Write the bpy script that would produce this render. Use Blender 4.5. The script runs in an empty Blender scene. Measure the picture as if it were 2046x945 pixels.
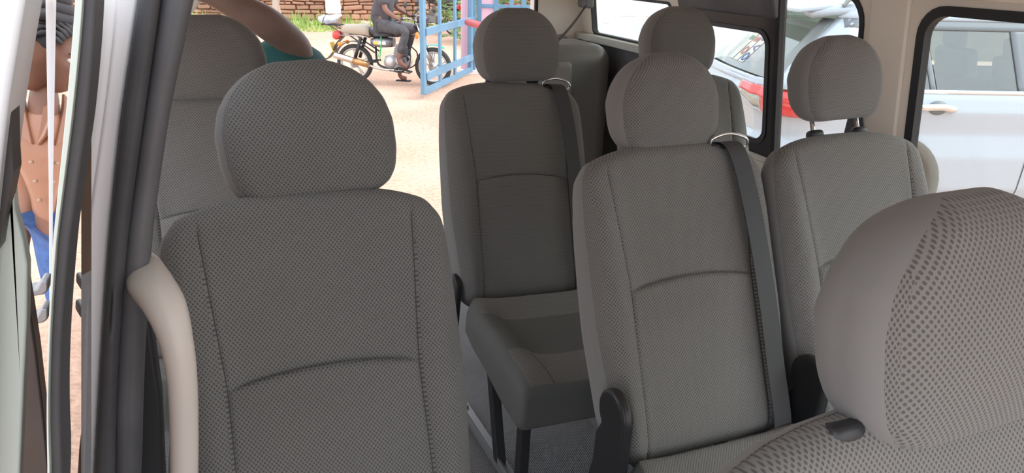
import bpy, bmesh, math, random
import numpy as np
from mathutils import Vector, Matrix
random.seed(7); rng = np.random.RandomState(5)
D = bpy.data; SC = bpy.context.scene; COL = SC.collection
PI = math.pi
# ------------------------------------------------------------------ camera
F_PX, PITCH, ROLL, YAW = 1447.3, .368, -.028, .379
CAM = np.array([0., 0., 2.0])
fw = np.array([math.sin(YAW)*math.cos(PITCH), math.cos(YAW)*math.cos(PITCH), -math.sin(PITCH)])
rt = np.array([math.cos(YAW), -math.sin(YAW), 0.]); up = np.cross(rt, fw)
cr, sr = math.cos(ROLL), math.sin(ROLL)
cx_, cy_ = cr*rt - sr*up, sr*rt + cr*up
cd = D.cameras.new('camera'); cam = D.objects.new('camera', cd); COL.objects.link(cam)
cd.sensor_width = 36; cd.lens = 36*F_PX/2046; cd.clip_start = .01; cd.clip_end = 300
M4 = Matrix.Identity(4)
for i in range(3):
    M4[i][0] = cx_[i]; M4[i][1] = cy_[i]; M4[i][2] = -fw[i]; M4[i][3] = CAM[i]
cam.matrix_world = M4; SC.camera = cam
SC.view_settings.view_transform = 'Standard'; SC.view_settings.look = 'None'
SC.view_settings.gamma = 1; SC.view_settings.use_curve_mapping = False
SC.view_settings.exposure = 0.5
# ------------------------------------------------------------------ sky and sun
W = D.worlds.new('sky'); SC.world = W; W.use_nodes = True
wn = W.node_tree.nodes; wl = W.node_tree.links
for n in list(wn): wn.remove(n)
wo = wn.new('ShaderNodeOutputWorld'); bg = wn.new('ShaderNodeBackground')
tc = wn.new('ShaderNodeTexCoord'); no = wn.new('ShaderNodeTexNoise'); rp = wn.new('ShaderNodeValToRGB')
no.inputs['Scale'].default_value = 2.2; no.inputs['Detail'].default_value = 6
rp.color_ramp.elements[0].position = .35; rp.color_ramp.elements[0].color = (.70, .80, 1.0, 1)
rp.color_ramp.elements[1].position = .65; rp.color_ramp.elements[1].color = (1.0, 1.0, 1.0, 1)
wl.new(tc.outputs['Generated'], no.inputs['Vector']); wl.new(no.outputs['Fac'], rp.inputs['Fac'])
wl.new(rp.outputs['Color'], bg.inputs['Color']); wl.new(bg.outputs[0], wo.inputs[0])
bg.inputs['Strength'].default_value = 1.75
sun = D.lights.new('sun', 'SUN'); sun.energy = 2.0; sun.angle = math.radians(40); sun.color = (1, .96, .9)
so = D.objects.new('sun', sun); COL.objects.link(so)
so.rotation_euler = Vector((-.70, .35, -.75)).to_track_quat('-Z', 'Y').to_euler()

# ------------------------------------------------------------------ pixel rays -> places
def ray(px, py):
    u, v = px-1023, py-472.5
    return fw*1.0 + cx_*u/F_PX - cy_*v/F_PX
def atY(px, py, Y):
    d = ray(px, py); return CAM + d*Y/d[1]
def atZ(px, py, Z):
    d = ray(px, py); return CAM + d*(Z-2.0)/d[2]
def atD(px, py, dep):
    return CAM + ray(px, py)*dep

# ------------------------------------------------------------------ materials
def mat(name, col, rough=.6, metal=0, noise=0, nscale=20, bump=0, bscale=80, spec=.5, coat=0, sheen=0):
    m = D.materials.new(name); m.use_nodes = True; nt = m.node_tree; N = nt.nodes; L = nt.links
    b = N['Principled BSDF']; b.inputs['Base Color'].default_value = (*col, 1)
    b.inputs['Roughness'].default_value = rough; b.inputs['Metallic'].default_value = metal
    b.inputs['Specular IOR Level'].default_value = spec
    if coat: b.inputs['Coat Weight'].default_value = coat; b.inputs['Coat Roughness'].default_value = .05
    if sheen: b.inputs['Sheen Weight'].default_value = sheen; b.inputs['Sheen Roughness'].default_value = .5
    t = N.new('ShaderNodeTexCoord')
    if noise:
        n = N.new('ShaderNodeTexNoise'); n.inputs['Scale'].default_value = nscale; n.inputs['Detail'].default_value = 5
        r = N.new('ShaderNodeValToRGB')
        r.color_ramp.elements[0].position = .3; r.color_ramp.elements[1].position = .7
        r.color_ramp.elements[0].color = (*[max(0, c*(1-noise)) for c in col], 1)
        r.color_ramp.elements[1].color = (*[min(1, c*(1+noise)) for c in col], 1)
        L.new(t.outputs['Object'], n.inputs['Vector']); L.new(n.outputs['Fac'], r.inputs['Fac'])
        L.new(r.outputs['Color'], b.inputs['Base Color'])
    if bump:
        n = N.new('ShaderNodeTexNoise'); n.inputs['Scale'].default_value = bscale; n.inputs['Detail'].default_value = 4
        bp = N.new('ShaderNodeBump'); bp.inputs['Strength'].default_value = bump; bp.inputs['Distance'].default_value = .002
        L.new(t.outputs['Object'], n.inputs['Vector']); L.new(n.outputs['Fac'], bp.inputs['Height']); L.new(bp.outputs[0], b.inputs['Normal'])
    return m

def math_node(N, L, op, a, b=None, c=None):
    n = N.new('ShaderNodeMath'); n.operation = op
    for i, x in enumerate((a, b, c)):
        if x is None: continue
        if isinstance(x, (int, float)): n.inputs[i].default_value = x
        else: L.new(x, n.inputs[i])
    return n.outputs[0]

def weave(name, light, dark, a=.0068, b=.0082, bump=.5):
    m = D.materials.new(name); m.use_nodes = True; nt = m.node_tree; N = nt.nodes; L = nt.links
    bs = N['Principled BSDF']; bs.inputs['Roughness'].default_value = .85; bs.inputs['Specular IOR Level'].default_value = .25
    bs.inputs['Sheen Weight'].default_value = .15
    uv = N.new('ShaderNodeUVMap'); uv.uv_map = 'UVMap'
    sp = N.new('ShaderNodeSeparateXYZ'); L.new(uv.outputs[0], sp.inputs[0])
    cxx = math_node(N, L, 'COSINE', math_node(N, L, 'MULTIPLY', sp.outputs[0], 2*PI/a))
    cyy = math_node(N, L, 'COSINE', math_node(N, L, 'MULTIPLY', sp.outputs[1], 2*PI/b))
    v = math_node(N, L, 'ABSOLUTE', math_node(N, L, 'MULTIPLY', math_node(N, L, 'SUBTRACT', cyy, cxx), .5))
    mr = N.new('ShaderNodeMapRange'); mr.interpolation_type = 'SMOOTHSTEP'
    mr.inputs['From Min'].default_value = .35; mr.inputs['From Max'].default_value = .85
    L.new(v, mr.inputs['Value'])
    mx = N.new('ShaderNodeMix'); mx.data_type = 'RGBA'
    mx.inputs['A'].default_value = (*light, 1); mx.inputs['B'].default_value = (*dark, 1)
    L.new(mr.outputs[0], mx.inputs['Factor'])
    # soft worn variation of the cloth
    tcd = N.new('ShaderNodeTexCoord'); nz = N.new('ShaderNodeTexNoise'); nz.inputs['Scale'].default_value = 4; nz.inputs['Detail'].default_value = 3
    L.new(tcd.outputs['Object'], nz.inputs['Vector'])
    hs = N.new('ShaderNodeHueSaturation'); L.new(mx.outputs['Result'], hs.inputs['Color'])
    L.new(math_node(N, L, 'MULTIPLY_ADD', nz.outputs['Fac'], .3, .85), hs.inputs['Value'])
    L.new(hs.outputs[0], bs.inputs['Base Color'])
    bp = N.new('ShaderNodeBump'); bp.inputs['Strength'].default_value = bump; bp.inputs['Distance'].default_value = .0012; bp.invert = True
    L.new(mr.outputs[0], bp.inputs['Height']); L.new(bp.outputs[0], bs.inputs['Normal'])
    return m

def glass(name, tint=(1, 1, 1), base=.045, spec=1.0, dirt=0):
    m = D.materials.new(name); m.use_nodes = True; nt = m.node_tree; N = nt.nodes; L = nt.links
    N.remove(N['Principled BSDF']); out = [n for n in N if n.type == 'OUTPUT_MATERIAL'][0]
    tr = N.new('ShaderNodeBsdfTransparent'); tr.inputs[0].default_value = (*tint, 1)
    gl = N.new('ShaderNodeBsdfGlossy'); gl.inputs['Roughness'].default_value = .01; gl.inputs['Color'].default_value = (spec, spec, spec, 1)
    lw = N.new('ShaderNodeLayerWeight'); lw.inputs['Blend'].default_value = .5; fr_ = math_node(N, L, 'MULTIPLY_ADD', math_node(N, L, 'POWER', lw.outputs['Facing'], 5), .95, base)
    mx = N.new('ShaderNodeMixShader'); L.new(fr_, mx.inputs[0]); L.new(tr.outputs[0], mx.inputs[1]); L.new(gl.outputs[0], mx.inputs[2])
    last = mx.outputs[0]
    if dirt:
        df = N.new('ShaderNodeBsdfDiffuse'); df.inputs[0].default_value = (.75, .72, .68, 1)
        m2 = N.new('ShaderNodeMixShader'); m2.inputs[0].default_value = dirt
        L.new(last, m2.inputs[1]); L.new(df.outputs[0], m2.inputs[2]); last = m2.outputs[0]
    L.new(last, out.inputs[0])
    return m

MT = {}
MT['weave'] = weave('woven_fabric', (.212, .210, .198), (.100, .098, .094))
MT['side'] = mat('smooth_fabric', (.225, .224, .22), .9, bump=.15, bscale=900, spec=.2, sheen=.2)
MT['sideD'] = mat('smooth_dark_fabric', (.13, .136, .13), .8, bump=.15, bscale=900, spec=.3)
MT['seam'] = mat('seam_thread', (.075, .075, .073), .9)
MT['blackpl'] = mat('black_plastic', (.022, .023, .025), .38)
MT['blackmt'] = mat('black_matt', (.018, .019, .022), .6)
MT['rubber'] = mat('black_rubber', (.060, .062, .068), .55, noise=.2, nscale=12, bump=.1)
MT['greytrim'] = mat('dark_grey_trim', (.12, .123, .132), .5, noise=.25, nscale=7, bump=.1)
MT['chrome'] = mat('chrome', (.85, .85, .86), .12, 1)
MT['steel'] = mat('dull_steel', (.33, .34, .35), .45, .6)
MT['beige'] = mat('beige_trim', (.78, .73, .64), .6, noise=.04, nscale=3)
MT['beigeh'] = mat('beige_handle', (.66, .61, .55), .38)
MT['headliner'] = mat('beige_headliner', (.68, .63, .56), .95, bump=.2, bscale=300)
MT['white'] = mat('white_paint', (.86, .875, .89), .25, coat=.6)
MT['palegreen'] = mat('pale_green_paint', (.50, .58, .53), .3, coat=.4)
MT['vinyl'] = mat('dark_vinyl', (.19, .195, .19), .42, bump=.15, bscale=200)
MT['belt'] = mat('belt_webbing', (.045, .046, .048), .55, bump=.2, bscale=600)
MT['panelgrey'] = mat('grey_panel', (.26, .25, .24), .5)
MT['clear'] = glass('window_glass', (.93, .97, .95), dirt=.03)
MT['skin'] = mat('brown_skin', (.20, .095, .062), .5, noise=.15, nscale=9)
MT['skin2'] = mat('dark_skin', (.24, .16, .13), .5, noise=.2, nscale=9)

# ------------------------------------------------------------------ object helpers
def tag(o, label=None, cat=None, group=None, kind=None):
    if label: o['label'] = label
    if cat: o['category'] = cat
    if group: o['group'] = group
    if kind: o['kind'] = kind
    return o
def empty(name, loc=(0, 0, 0), rz=0, label=None, cat=None, group=None, kind=None):
    o = D.objects.new(name, None); COL.objects.link(o); o.location = loc; o.rotation_euler = (0, 0, rz)
    o.empty_display_size = .1
    return tag(o, label, cat, group, kind)
def obj(name, me, parent=None, mats=None, smooth=False):
    if isinstance(me, bmesh.types.BMesh):
        bm = me; bmesh.ops.recalc_face_normals(bm, faces=bm.faces[:])
        me = D.meshes.new(name); bm.to_mesh(me); bm.free()
    o = D.objects.new(name, me); COL.objects.link(o)
    if mats:
        for m in (mats if isinstance(mats, (list, tuple)) else [mats]): me.materials.append(m)
    if smooth:
        for p in me.polygons: p.use_smooth = True
    if parent: o.parent = parent
    return o
def sharp(o, ang=35):
    me = o.data
    for p in me.polygons: p.use_smooth = True
    bm = bmesh.new(); bm.from_mesh(me); a = math.radians(ang)
    for e in bm.edges:
        if len(e.link_faces) == 2 and e.calc_face_angle(0) > a: e.smooth = False
    bm.to_mesh(me); bm.free(); return o
def bevel(o, w=.005, seg=3):
    md = o.modifiers.new('bevel', 'BEVEL'); md.width = w; md.segments = seg; md.limit_method = 'ANGLE'; md.angle_limit = math.radians(40)
    for p in o.data.polygons: p.use_smooth = True
    try: md.harden_normals = True
    except Exception: pass
    return o
def B(): return bmesh.new()
def box(bm, c, s, R=None):
    vs = []
    for i in (-1, 1):
        for j in (-1, 1):
            for k in (-1, 1):
                v = Vector((s[0]*i/2, s[1]*j/2, s[2]*k/2))
                if R is not None: v = R @ v
                vs.append(bm.verts.new(Vector(c)+v))
    for f in ((0,1,3,2),(4,6,7,5),(0,4,5,1),(2,3,7,6),(0,2,6,4),(1,5,7,3)): bm.faces.new([vs[i] for i in f])
    return vs
def frame_of(d):
    d = Vector(d).normalized(); a = Vector((0, 0, 1)) if abs(d.z) < .9 else Vector((1, 0, 0))
    x = d.cross(a).normalized(); return x, d.cross(x).normalized()
def tube(bm, pts, rad, n=10, closed=False, cap=True, sx=1., sy=1., upv=None):
    pts = [Vector(p) for p in pts]; N = len(pts); rings = []
    for i, p in enumerate(pts):
        if closed: d = pts[(i+1) % N]-pts[i-1]
        else: d = pts[min(i+1, N-1)]-pts[max(i-1, 0)]
        d.normalize()
        if upv is not None:
            x = d.cross(Vector(upv)).normalized(); y = x.cross(d).normalized()
        elif i == 0: x, y = frame_of(d)
        else:
            x = (px_ - d*px_.dot(d)).normalized(); y = d.cross(x).normalized()
        px_ = x
        r = rad[i] if isinstance(rad, (list, tuple)) else rad
        rings.append([bm.verts.new(p + x*r*sx*math.cos(2*PI*k/n) + y*r*sy*math.sin(2*PI*k/n)) for k in range(n)])
    for i in range(N if closed else N-1):
        a, b = rings[i], rings[(i+1) % N]
        for k in range(n): bm.faces.new((a[k], a[(k+1) % n], b[(k+1) % n], b[k]))
    if cap and not closed:
        bm.faces.new(rings[0][::-1]); bm.faces.new(rings[-1])
def cyl(bm, a, b, r, n=20): tube(bm, [a, b], r, n)
def prism(bm, poly, off):
    a = [bm.verts.new(Vector(p)) for p in poly]; b = [bm.verts.new(Vector(p)+Vector(off)) for p in poly]
    n = len(a); bm.faces.new(a); bm.faces.new(b[::-1])
    for i in range(n): bm.faces.new((a[i], b[i], b[(i+1) % n], a[(i+1) % n]))
def frame_prism(bm, outer, inner, off):
    n = len(outer); O = Vector(off)
    a = [bm.verts.new(Vector(p)) for p in outer]; b = [bm.verts.new(Vector(p)) for p in inner]
    c = [bm.verts.new(Vector(p)+O) for p in outer]; d = [bm.verts.new(Vector(p)+O) for p in inner]
    for i in range(n):
        j = (i+1) % n
        for q in ((a[i], a[j], b[j], b[i]), (c[i], d[i], d[j], c[j]), (a[i], c[i], c[j], a[j]), (b[i], b[j], d[j], d[i])): bm.faces.new(q)
def spline(pts, n=8):
    P = [Vector(p) for p in pts]; P = [P[0]*2-P[1]]+P+[P[-1]*2-P[-2]]; out = []
    for i in range(1, len(P)-2):
        for k in range(n):
            t = k/n; a, b, c, d = P[i-1:i+3]
            out.append(.5*((2*b)+(c-a)*t+(2*a-5*b+4*c-d)*t*t+(3*b-3*c+d-a)*t**3))
    out.append(P[-2]); return out
def ribbon(bm, pts, wdir, w, th=.0015):
    """pts centre line, wdir list/one width direction"""
    rows = []; N = len(pts)
    for i, p in enumerate(pts):
        p = Vector(p); wd = Vector(wdir[i] if isinstance(wdir, list) else wdir).normalized()
        d = Vector(pts[min(i+1, N-1)])-Vector(pts[max(i-1, 0)]); nrm = d.cross(wd).normalized()
        rows.append([bm.verts.new(p+wd*w/2*a+nrm*th/2*b) for a, b in ((-1, -1), (1, -1), (1, 1), (-1, 1))])
    for a, b in zip(rows, rows[1:]):
        for k in range(4): bm.faces.new((a[k], a[(k+1) % 4], b[(k+1) % 4], b[k]))
    bm.faces.new(rows[0][::-1]); bm.faces.new(rows[-1])
def skin_fig(name, joints, edges, root, m, parent=None, sub=2):
    names = list(joints); idx = {n: i for i, n in enumerate(names)}
    me = D.meshes.new(name); me.from_pydata([joints[n][0] for n in names], [(idx[a], idx[b]) for a, b in edges], [])
    o = D.objects.new(name, me); COL.objects.link(o); me.materials.append(m)
    sk = o.modifiers.new('skin', 'SKIN'); sk.use_smooth_shade = True
    for n in names:
        r = joints[n][1]; r = r if isinstance(r, tuple) else (r, r)
        me.skin_vertices[0].data[idx[n]].radius = r; me.skin_vertices[0].data[idx[n]].use_root = (n == root)
    ss = o.modifiers.new('sub', 'SUBSURF'); ss.levels = sub; ss.render_levels = sub
    if parent: o.parent = parent
    return o
def ellipsoid(bm, c, r, R=None, n=20, m=12):
    res = bmesh.ops.create_uvsphere(bm, u_segments=n, v_segments=m, radius=1)
    Mx = Matrix.Diagonal((*r, 1));
    if R is not None: Mx = R.to_4x4() @ Mx
    bmesh.ops.transform(bm, matrix=Matrix.Translation(Vector(c)) @ Mx, verts=res['verts'])

# ------------------------------------------------------------------ van shell (the room)
FZ = .64
def wallx(z): return 1.70 + .14*(1.88-z)
def WP(Y, z, off=0.): return Vector((wallx(z)+off, Y, z))
def lwallx(z): return -.30 - .14*(1.88-z)
def rrect(y0, y1, z0, z1, r, n=6):
    out = []
    for cy, cz, a0 in ((y1-r, z1-r, 0), (y0+r, z1-r, 90), (y0+r, z0+r, 180), (y1-r, z0+r, 270)):
        for k in range(n+1):
            a = math.radians(a0+90*k/n); out.append((cy+r*math.cos(a), cz+r*math.sin(a)))
    return out
def rect_match(pts, Y0, Y1, Z0, Z1):
    """project a rounded-rect loop outwards onto the enclosing rectangle"""
    out = []; n = len(pts)//4
    cor = [(Y1, Z1), (Y0, Z1), (Y0, Z0), (Y1, Z0)]
    for q in range(4):
        for k in range(n):
            t = k/(n-1); y, z = pts[q*n+k]; c = cor[q]
            if q == 0: p = (Y1, z+(Z1-z)*t*2) if t <= .5 else (Y1+(y-Y1)*(t-.5)*2, Z1)
            elif q == 1: p = (y+(Y0-y)*t*2, Z1) if t <= .5 else (Y0, Z1+(z-Z1)*(t-.5)*2)
            elif q == 2: p = (Y0, z+(Z0-z)*t*2) if t <= .5 else (Y0+(y-Y0)*(t-.5)*2, Z0)
            else: p = (y+(Y1-y)*t*2, Z0) if t <= .5 else (Y1, Z0+(z-Z0)*(t-.5)*2)
            out.append(p)
    return out
# floor with ribbed vinyl mat
fl = B(); box(fl, (.7, 1.2, FZ-.03), (2.2, 4.7, .06))
fm = mat('vinyl_mat', (.20, .205, .21), .28, noise=.15, nscale=5)
nt = fm.node_tree; N = nt.nodes; L = nt.links
tcn = N.new('ShaderNodeTexCoord'); spn = N.new('ShaderNodeSeparateXYZ'); L.new(tcn.outputs['Object'], spn.inputs[0])
sxn = math_node(N, L, 'SINE', math_node(N, L, 'MULTIPLY', spn.outputs[0], 900)); syn = math_node(N, L, 'SINE', math_node(N, L, 'MULTIPLY', spn.outputs[1], 900))
nzn = N.new('ShaderNodeTexNoise'); nzn.inputs['Scale'].default_value = 9; L.new(tcn.outputs['Object'], nzn.inputs['Vector'])
hsum = math_node(N, L, 'ADD', math_node(N, L, 'MULTIPLY', sxn, syn), math_node(N, L, 'MULTIPLY', nzn.outputs['Fac'], 9))
bpn = N.new('ShaderNodeBump'); bpn.inputs['Distance'].default_value = .0015; bpn.inputs['Strength'].default_value = .8
L.new(hsum, bpn.inputs['Height']); L.new(bpn.outputs[0], N['Principled BSDF'].inputs['Normal'])
tag(obj('floor', fl, None, fm), kind='structure')
# right wall: lower panel, pillars and header around the window openings
TOPZ = 1.95
wr = B()
def wall_panel(bm, Y0, Y1, z0, z1, th=.028):
    prism(bm, [WP(Y0, z0), WP(Y1, z0), WP(Y1, z1), WP(Y0, z1)], (th, 0, 0))
wall_panel(wr, -.9, 3.5, FZ, 1.33)
wall_panel(wr, -.9, 3.5, 1.945, 2.02)
def window_cell(bm, Y0, Y1, y0, y1, z0, z1, r=.07, th=.028, Z0=1.33, Z1=1.945):
    inn = rrect(y0, y1, z0, z1, r); out = rect_match(inn, Y0, Y1, Z0, Z1)
    frame_prism(bm, [WP(*p) for p in out], [WP(*p) for p in inn], (th, 0, 0))
WIN = [(-.9, 1.515, -.6, 1.395, 1.36, 1.915), (1.515, 1.985, 1.585, 1.97, 1.36, 1.93), (2.53, 3.33, 2.60, 3.27, 1.66, 1.86)]
window_cell(wr, -.9, 1.515, -.6, 1.445, 1.36, 1.912, .08)
window_cell(wr, 1.515, 2.55, 1.63, 2.50, 1.36, 1.935, .09)
window_cell(wr, 2.55, 3.5, 2.62, 3.33, 1.655, 1.845, .03)
tag(obj('wall_right', wr, None, MT['beige']), kind='structure'); bevel(D.objects['wall_right'], .006, 2)
# thickened pillar trim with a soft vertical fold
pt = B()
prism(pt, [WP(1.475, 1.30, -.012), WP(1.60, 1.30, -.012), WP(1.60, 1.95, -.012), WP(1.475, 1.95, -.012)], (.014, 0, 0))
o = obj('trim_1', pt, None, MT['beige']); bevel(o, .006); tag(o, kind='structure')
# windows: rubber surround + pane
def window(name, y0, y1, z0, z1, r, rub=.022):
    w = empty(name, (0, 0, 0), kind='structure')
    b = B(); inn = rrect(y0+rub, y1-rub, z0+rub, z1-rub, max(r-rub, .01)); out = rrect(y0-.003, y1+.003, z0-.003, z1+.003, r)
    frame_prism(b, [WP(*p, -.004) for p in out], [WP(*p, -.004) for p in inn], (.026, 0, 0))
    obj('rubber_seal', b, w, MT['blackmt'])
    b = B(); prism(b, [WP(*p, .014) for p in inn], (.004, 0, 0)); obj('pane', b, w, MT['clear'])
    return w
window('window_1', -.6, 1.445, 1.36, 1.912, .08)
w2 = window('window_2', 1.63, 2.50, 1.36, 1.935, .09, .012)
window('window_3', 2.62, 3.33, 1.655, 1.845, .03, .008)
# sliding pane's black frame inside the second window
b = B(); inn = rrect(2.015, 2.44, 1.405, 1.79, .055); out = rect_match(inn, 1.965, 2.5, 1.365, 1.93)
frame_prism(b, [WP(*p, -.012) for p in out], [WP(*p, -.012) for p in inn], (.03, 0, 0))
bevel(obj('sliding_frame', b, w2, MT['blackpl']), .004)
b = B(); prism(b, [WP(1.955, 1.37, -.022), WP(1.975, 1.37, -.022), WP(1.975, 1.93, -.022), WP(1.955, 1.93, -.022)], (.025, 0, 0)); bevel(obj('centre_rail', b, w2, MT['blackmt']), .004)
b = B(); i2 = rrect(2.026, 2.43, 1.415, 1.782, .045); o2 = rrect(2.008, 2.446, 1.398, 1.797, .058)
frame_prism(b, [WP(*p, -.016) for p in o2], [WP(*p, -.016) for p in i2], (.01, 0, 0)); obj('inner_bead', b, w2, MT['rubber'])
b = B(); prism(b, [WP(1.96, 1.835, -.035), WP(2.52, 1.835, -.035), WP(2.52, 1.955, -.06), WP(1.96, 1.955, -.06)], (.06, 0, 0)); bevel(obj('top_rail', b, w2, MT['greytrim']), .01)
# ceiling
ce = B(); n = 16; prof = []
for k in range(n+1):
    t = k/n; x = lwallx(1.95)-.02+(wallx(1.95)-lwallx(1.95)+.04)*t; prof.append((x, 2.0+.13*(1-(2*t-1)**4)))
secs = []
for Y_, xl in ((-.35, .0), (.55, -.02), (.9, -.06), (1.4, -.10), (1.6, -.31), (3.55, -.31)):
    secs.append([(xl+(x+.33)*(2.02-xl)/2.02*1.0-.0, Y_, z) for x, z in prof])
for dz in (0, .04):
    g_ = [[ce.verts.new((x, y, z+dz)) for x, y, z in r_] for r_ in secs]
    for a, c in zip(g_, g_[1:]):
        for k in range(n): ce.faces.new((a[k], a[k+1], c[k+1], c[k]))
tag(obj('ceiling', ce, None, MT['headliner']), kind='structure')
b = B(); tube(b, [(wallx(1.95)-.03, -.35, 1.965), (wallx(1.95)-.03, 3.5, 1.965)], .032, 12); o = obj('trim_2', b, None, MT['beige'], True); tag(o, kind='structure')
# left wall behind the sliding-door opening
wlb = B()
def LP(Y, z, off=0.): return Vector((lwallx(z)-off, Y, z))
prism(wlb, [LP(1.95, FZ), LP(3.5, FZ), LP(3.5, 1.36), LP(1.95, 1.36)], (-.05, 0, 0))
prism(wlb, [LP(.9, 1.93), LP(3.5, 1.93), LP(3.5, 2.02), LP(.9, 2.02)], (-.05, 0, 0))
prism(wlb, [LP(1.95, 1.36), LP(2.1, 1.36), LP(2.1, 1.93), LP(1.95, 1.93)], (-.05, 0, 0))
prism(wlb, [LP(3.35, 1.36), LP(3.5, 1.36), LP(3.5, 1.93), LP(3.35, 1.93)], (-.05, 0, 0))
tag(obj('wall_left', wlb, None, MT['beige']), kind='structure')
# rear opening frame: left and right pillars
b = B()
pr = [atY(1066, -60, 3.46), atY(1063, 250, 3.46), atY(1066, 420, 3.46)]
RX = 1.478
prism(b, [(RX, 3.44, FZ), (1.90, 3.44, FZ), (1.78, 3.44, 2.05), (RX-.01, 3.44, 2.05)], (0, .10, 0))
o = obj('trim_3', b, None, MT['beige']); bevel(o, .012); tag(o, kind='structure')
b = B(); tube(b, [(RX-.002, 3.45, FZ), (RX-.012, 3.45, 2.04)], .011, 8); ro = obj('rubber_seal', b, o, MT['blackmt'], True)
b = B(); ellipsoid(b, (1.60, 3.43, 1.60), (.045, .02, .045)); obj('lamp_recess', b, o, MT['panelgrey'], True)
lp = B()
q = [atY(405, 0, 3.42), atY(345, 75, 3.42)]
dx = (q[0][0]-q[1][0])/(q[0][2]-q[1][2])
def ex(z): return q[1][0]+dx*(z-q[1][2])
prism(lp, [(-.55, 3.42, FZ), (ex(1.55)-.03, 3.42, FZ), (ex(1.62), 3.42, 1.62), (ex(1.9), 3.42, 1.9), (ex(1.9)+.1, 3.42, 2.05), (-.4, 3.42, 2.05)], (0, .10, 0))
o = obj('trim_4', lp, None, MT['beige']); bevel(o, .01); tag(o, kind='structure')

# ------------------------------------------------------------------ seats
def fillet_ring(w, dep, r, xs_front):
    pass
def pillow(HT, wfun, y0fun, dfun, re_top, re_bot, rc=.03, nx=(8, 8, 40, 8, 8), seam=None, hs=None, disp=None, zdisp=None, matf=None, rows=None, swap=False, uvo=(0, 0)):
    """generic upholstered pad: rings stacked along h; front at y=y0, back at y0+d. returns mesh"""
    H = np.array(rows); verts = []; tags = []
    ring_n = None
    for h in H:
        # rounding of the ends
        ins = 0.
        if h > HT-re_top: t = (h-(HT-re_top))/re_top; ins = re_top*(1-math.sqrt(max(0, 1-t*t)))
        if h < re_bot: t = (re_bot-h)/re_bot; ins = re_bot*(1-math.sqrt(max(0, 1-t*t)))
        w = max(wfun(h)-ins*.75, .004); d = dfun(h); y0 = y0fun(h)
        yf = y0+min(ins, d*.49); yb = y0+d-min(ins, d*.49)
        rr = min(rc, w*.9, (yb-yf)*.49); rr = max(rr, .0008)
        ws = min(seam(h), w-rr-.012) if seam and w-rr > .03 else (w-rr)*.7
        segs = [np.linspace(-(w-rr), -ws-.006, nx[0], endpoint=False), np.linspace(-ws-.006, -ws+.006, nx[1], endpoint=False),
                np.linspace(-ws+.006, ws-.006, nx[2], endpoint=False), np.linspace(ws-.006, ws+.006, nx[3], endpoint=False), np.linspace(ws+.006, w-rr, nx[4])]
        xf = np.concatenate(segs); row = []; tg = []
        for x in xf: row.append((x, yf, h)); tg.append(('F', x, ws))
        for k in range(1, 6):
            a = PI/2*k/6; row.append((w-rr+rr*math.sin(a), yf+rr-rr*math.cos(a), h)); tg.append(('C', 1, a))
        for k in range(0, 5): row.append((w, yf+rr+(yb-yf-2*rr)*k/4, h)); tg.append(('S', 1, 0))
        for k in range(1, 6):
            a = PI/2*k/6; row.append((w-rr+rr*math.cos(a), yb-rr+rr*math.sin(a), h)); tg.append(('K', 1, 0))
        for x in np.linspace(w-rr, -(w-rr), 9): row.append((x, yb, h)); tg.append(('K', 0, 0))
        for k in range(1, 6):
            a = PI/2*k/6; row.append((-(w-rr)-rr*math.sin(a), yb-rr+rr*math.cos(a), h)); tg.append(('K', -1, 0))
        for k in range(0, 5): row.append((-w, yb-rr-(yb-yf-2*rr)*k/4, h)); tg.append(('S', -1, 0))
        for k in range(1, 6):
            a = PI/2*k/6; row.append((-(w-rr)-rr*math.cos(a), yf+rr-rr*math.sin(a), h)); tg.append(('C', -1, a))
        R = []
        for (x, y, z), t in zip(row, tg):
            wt = 1. if t[0] == 'F' else ((1-t[2]/(PI/2)) if (t[0] == 'C' and t[1] == 1) else (t[2]/(PI/2) if t[0] == 'C' else 0.))
            if disp: y += wt*disp(x, z, ws)
            if zdisp: z += zdisp(x, z, wt, ws)
            R.append((x, y, z))
        verts.append(R); tags.append(tg); ring_n = len(R)
    V = [v for r in verts for v in r]; Fc = []; MI = []
    n = ring_n
    for i in range(len(H)-1):
        for k in range(n):
            k2 = (k+1) % n
            Fc.append((i*n+k, i*n+k2, (i+1)*n+k2, (i+1)*n+k))
            MI.append(matf(.5*(V[i*n+k][0]+V[i*n+k2][0]), .5*(H[i]+H[i+1]), tags[i][k], V[i*n+k]))
    m_end = MI[-1]; Fc.append(tuple(range(n))[::-1]); MI.append(MI[0]); Fc.append(tuple((len(H)-1)*n+k for k in range(n))); MI.append(m_end)
    VO = [(x, -z, -y) for x, y, z in V] if swap else V
    me = D.meshes.new('pad'); me.from_pydata(VO, [], Fc); me.update()
    bm = bmesh.new(); bm.from_mesh(me); bmesh.ops.recalc_face_normals(bm, faces=bm.faces[:])
    uvl = bm.loops.layers.uv.new('UVMap')
    bm.faces.ensure_lookup_table(); bm.verts.index_update()
    for i, f in enumerate(bm.faces):
        f.smooth = True; f.material_index = MI[i]
        for l in f.loops:
            x, y, z = V[l.vert.index]
            tgx = x
            # wrap: measure round the corners too so the weave does not stretch
            if abs(f.normal.x) > .6: tgx = x + math.copysign(1, x)*(y)
            l[uvl].uv = (tgx, z)
    bm.to_mesh(me); bm.free()
    return me
def gauss(x, s): return math.exp(-(x/s)**2)
def lerpt(t, xs, ys): return float(np.interp(t, xs, ys))
def smoothpts(xs, ys):
    X = np.linspace(xs[0], xs[-1], 400); Y = np.interp(X, xs, ys)
    k = 25; Yp = np.pad(Y, k, mode='edge'); ker = np.hanning(2*k+1); ker /= ker.sum(); Y2 = np.convolve(Yp, ker, 'valid')
    return lambda t: float(np.interp(t, X, Y2))
HB = .690; HS = .375
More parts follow.
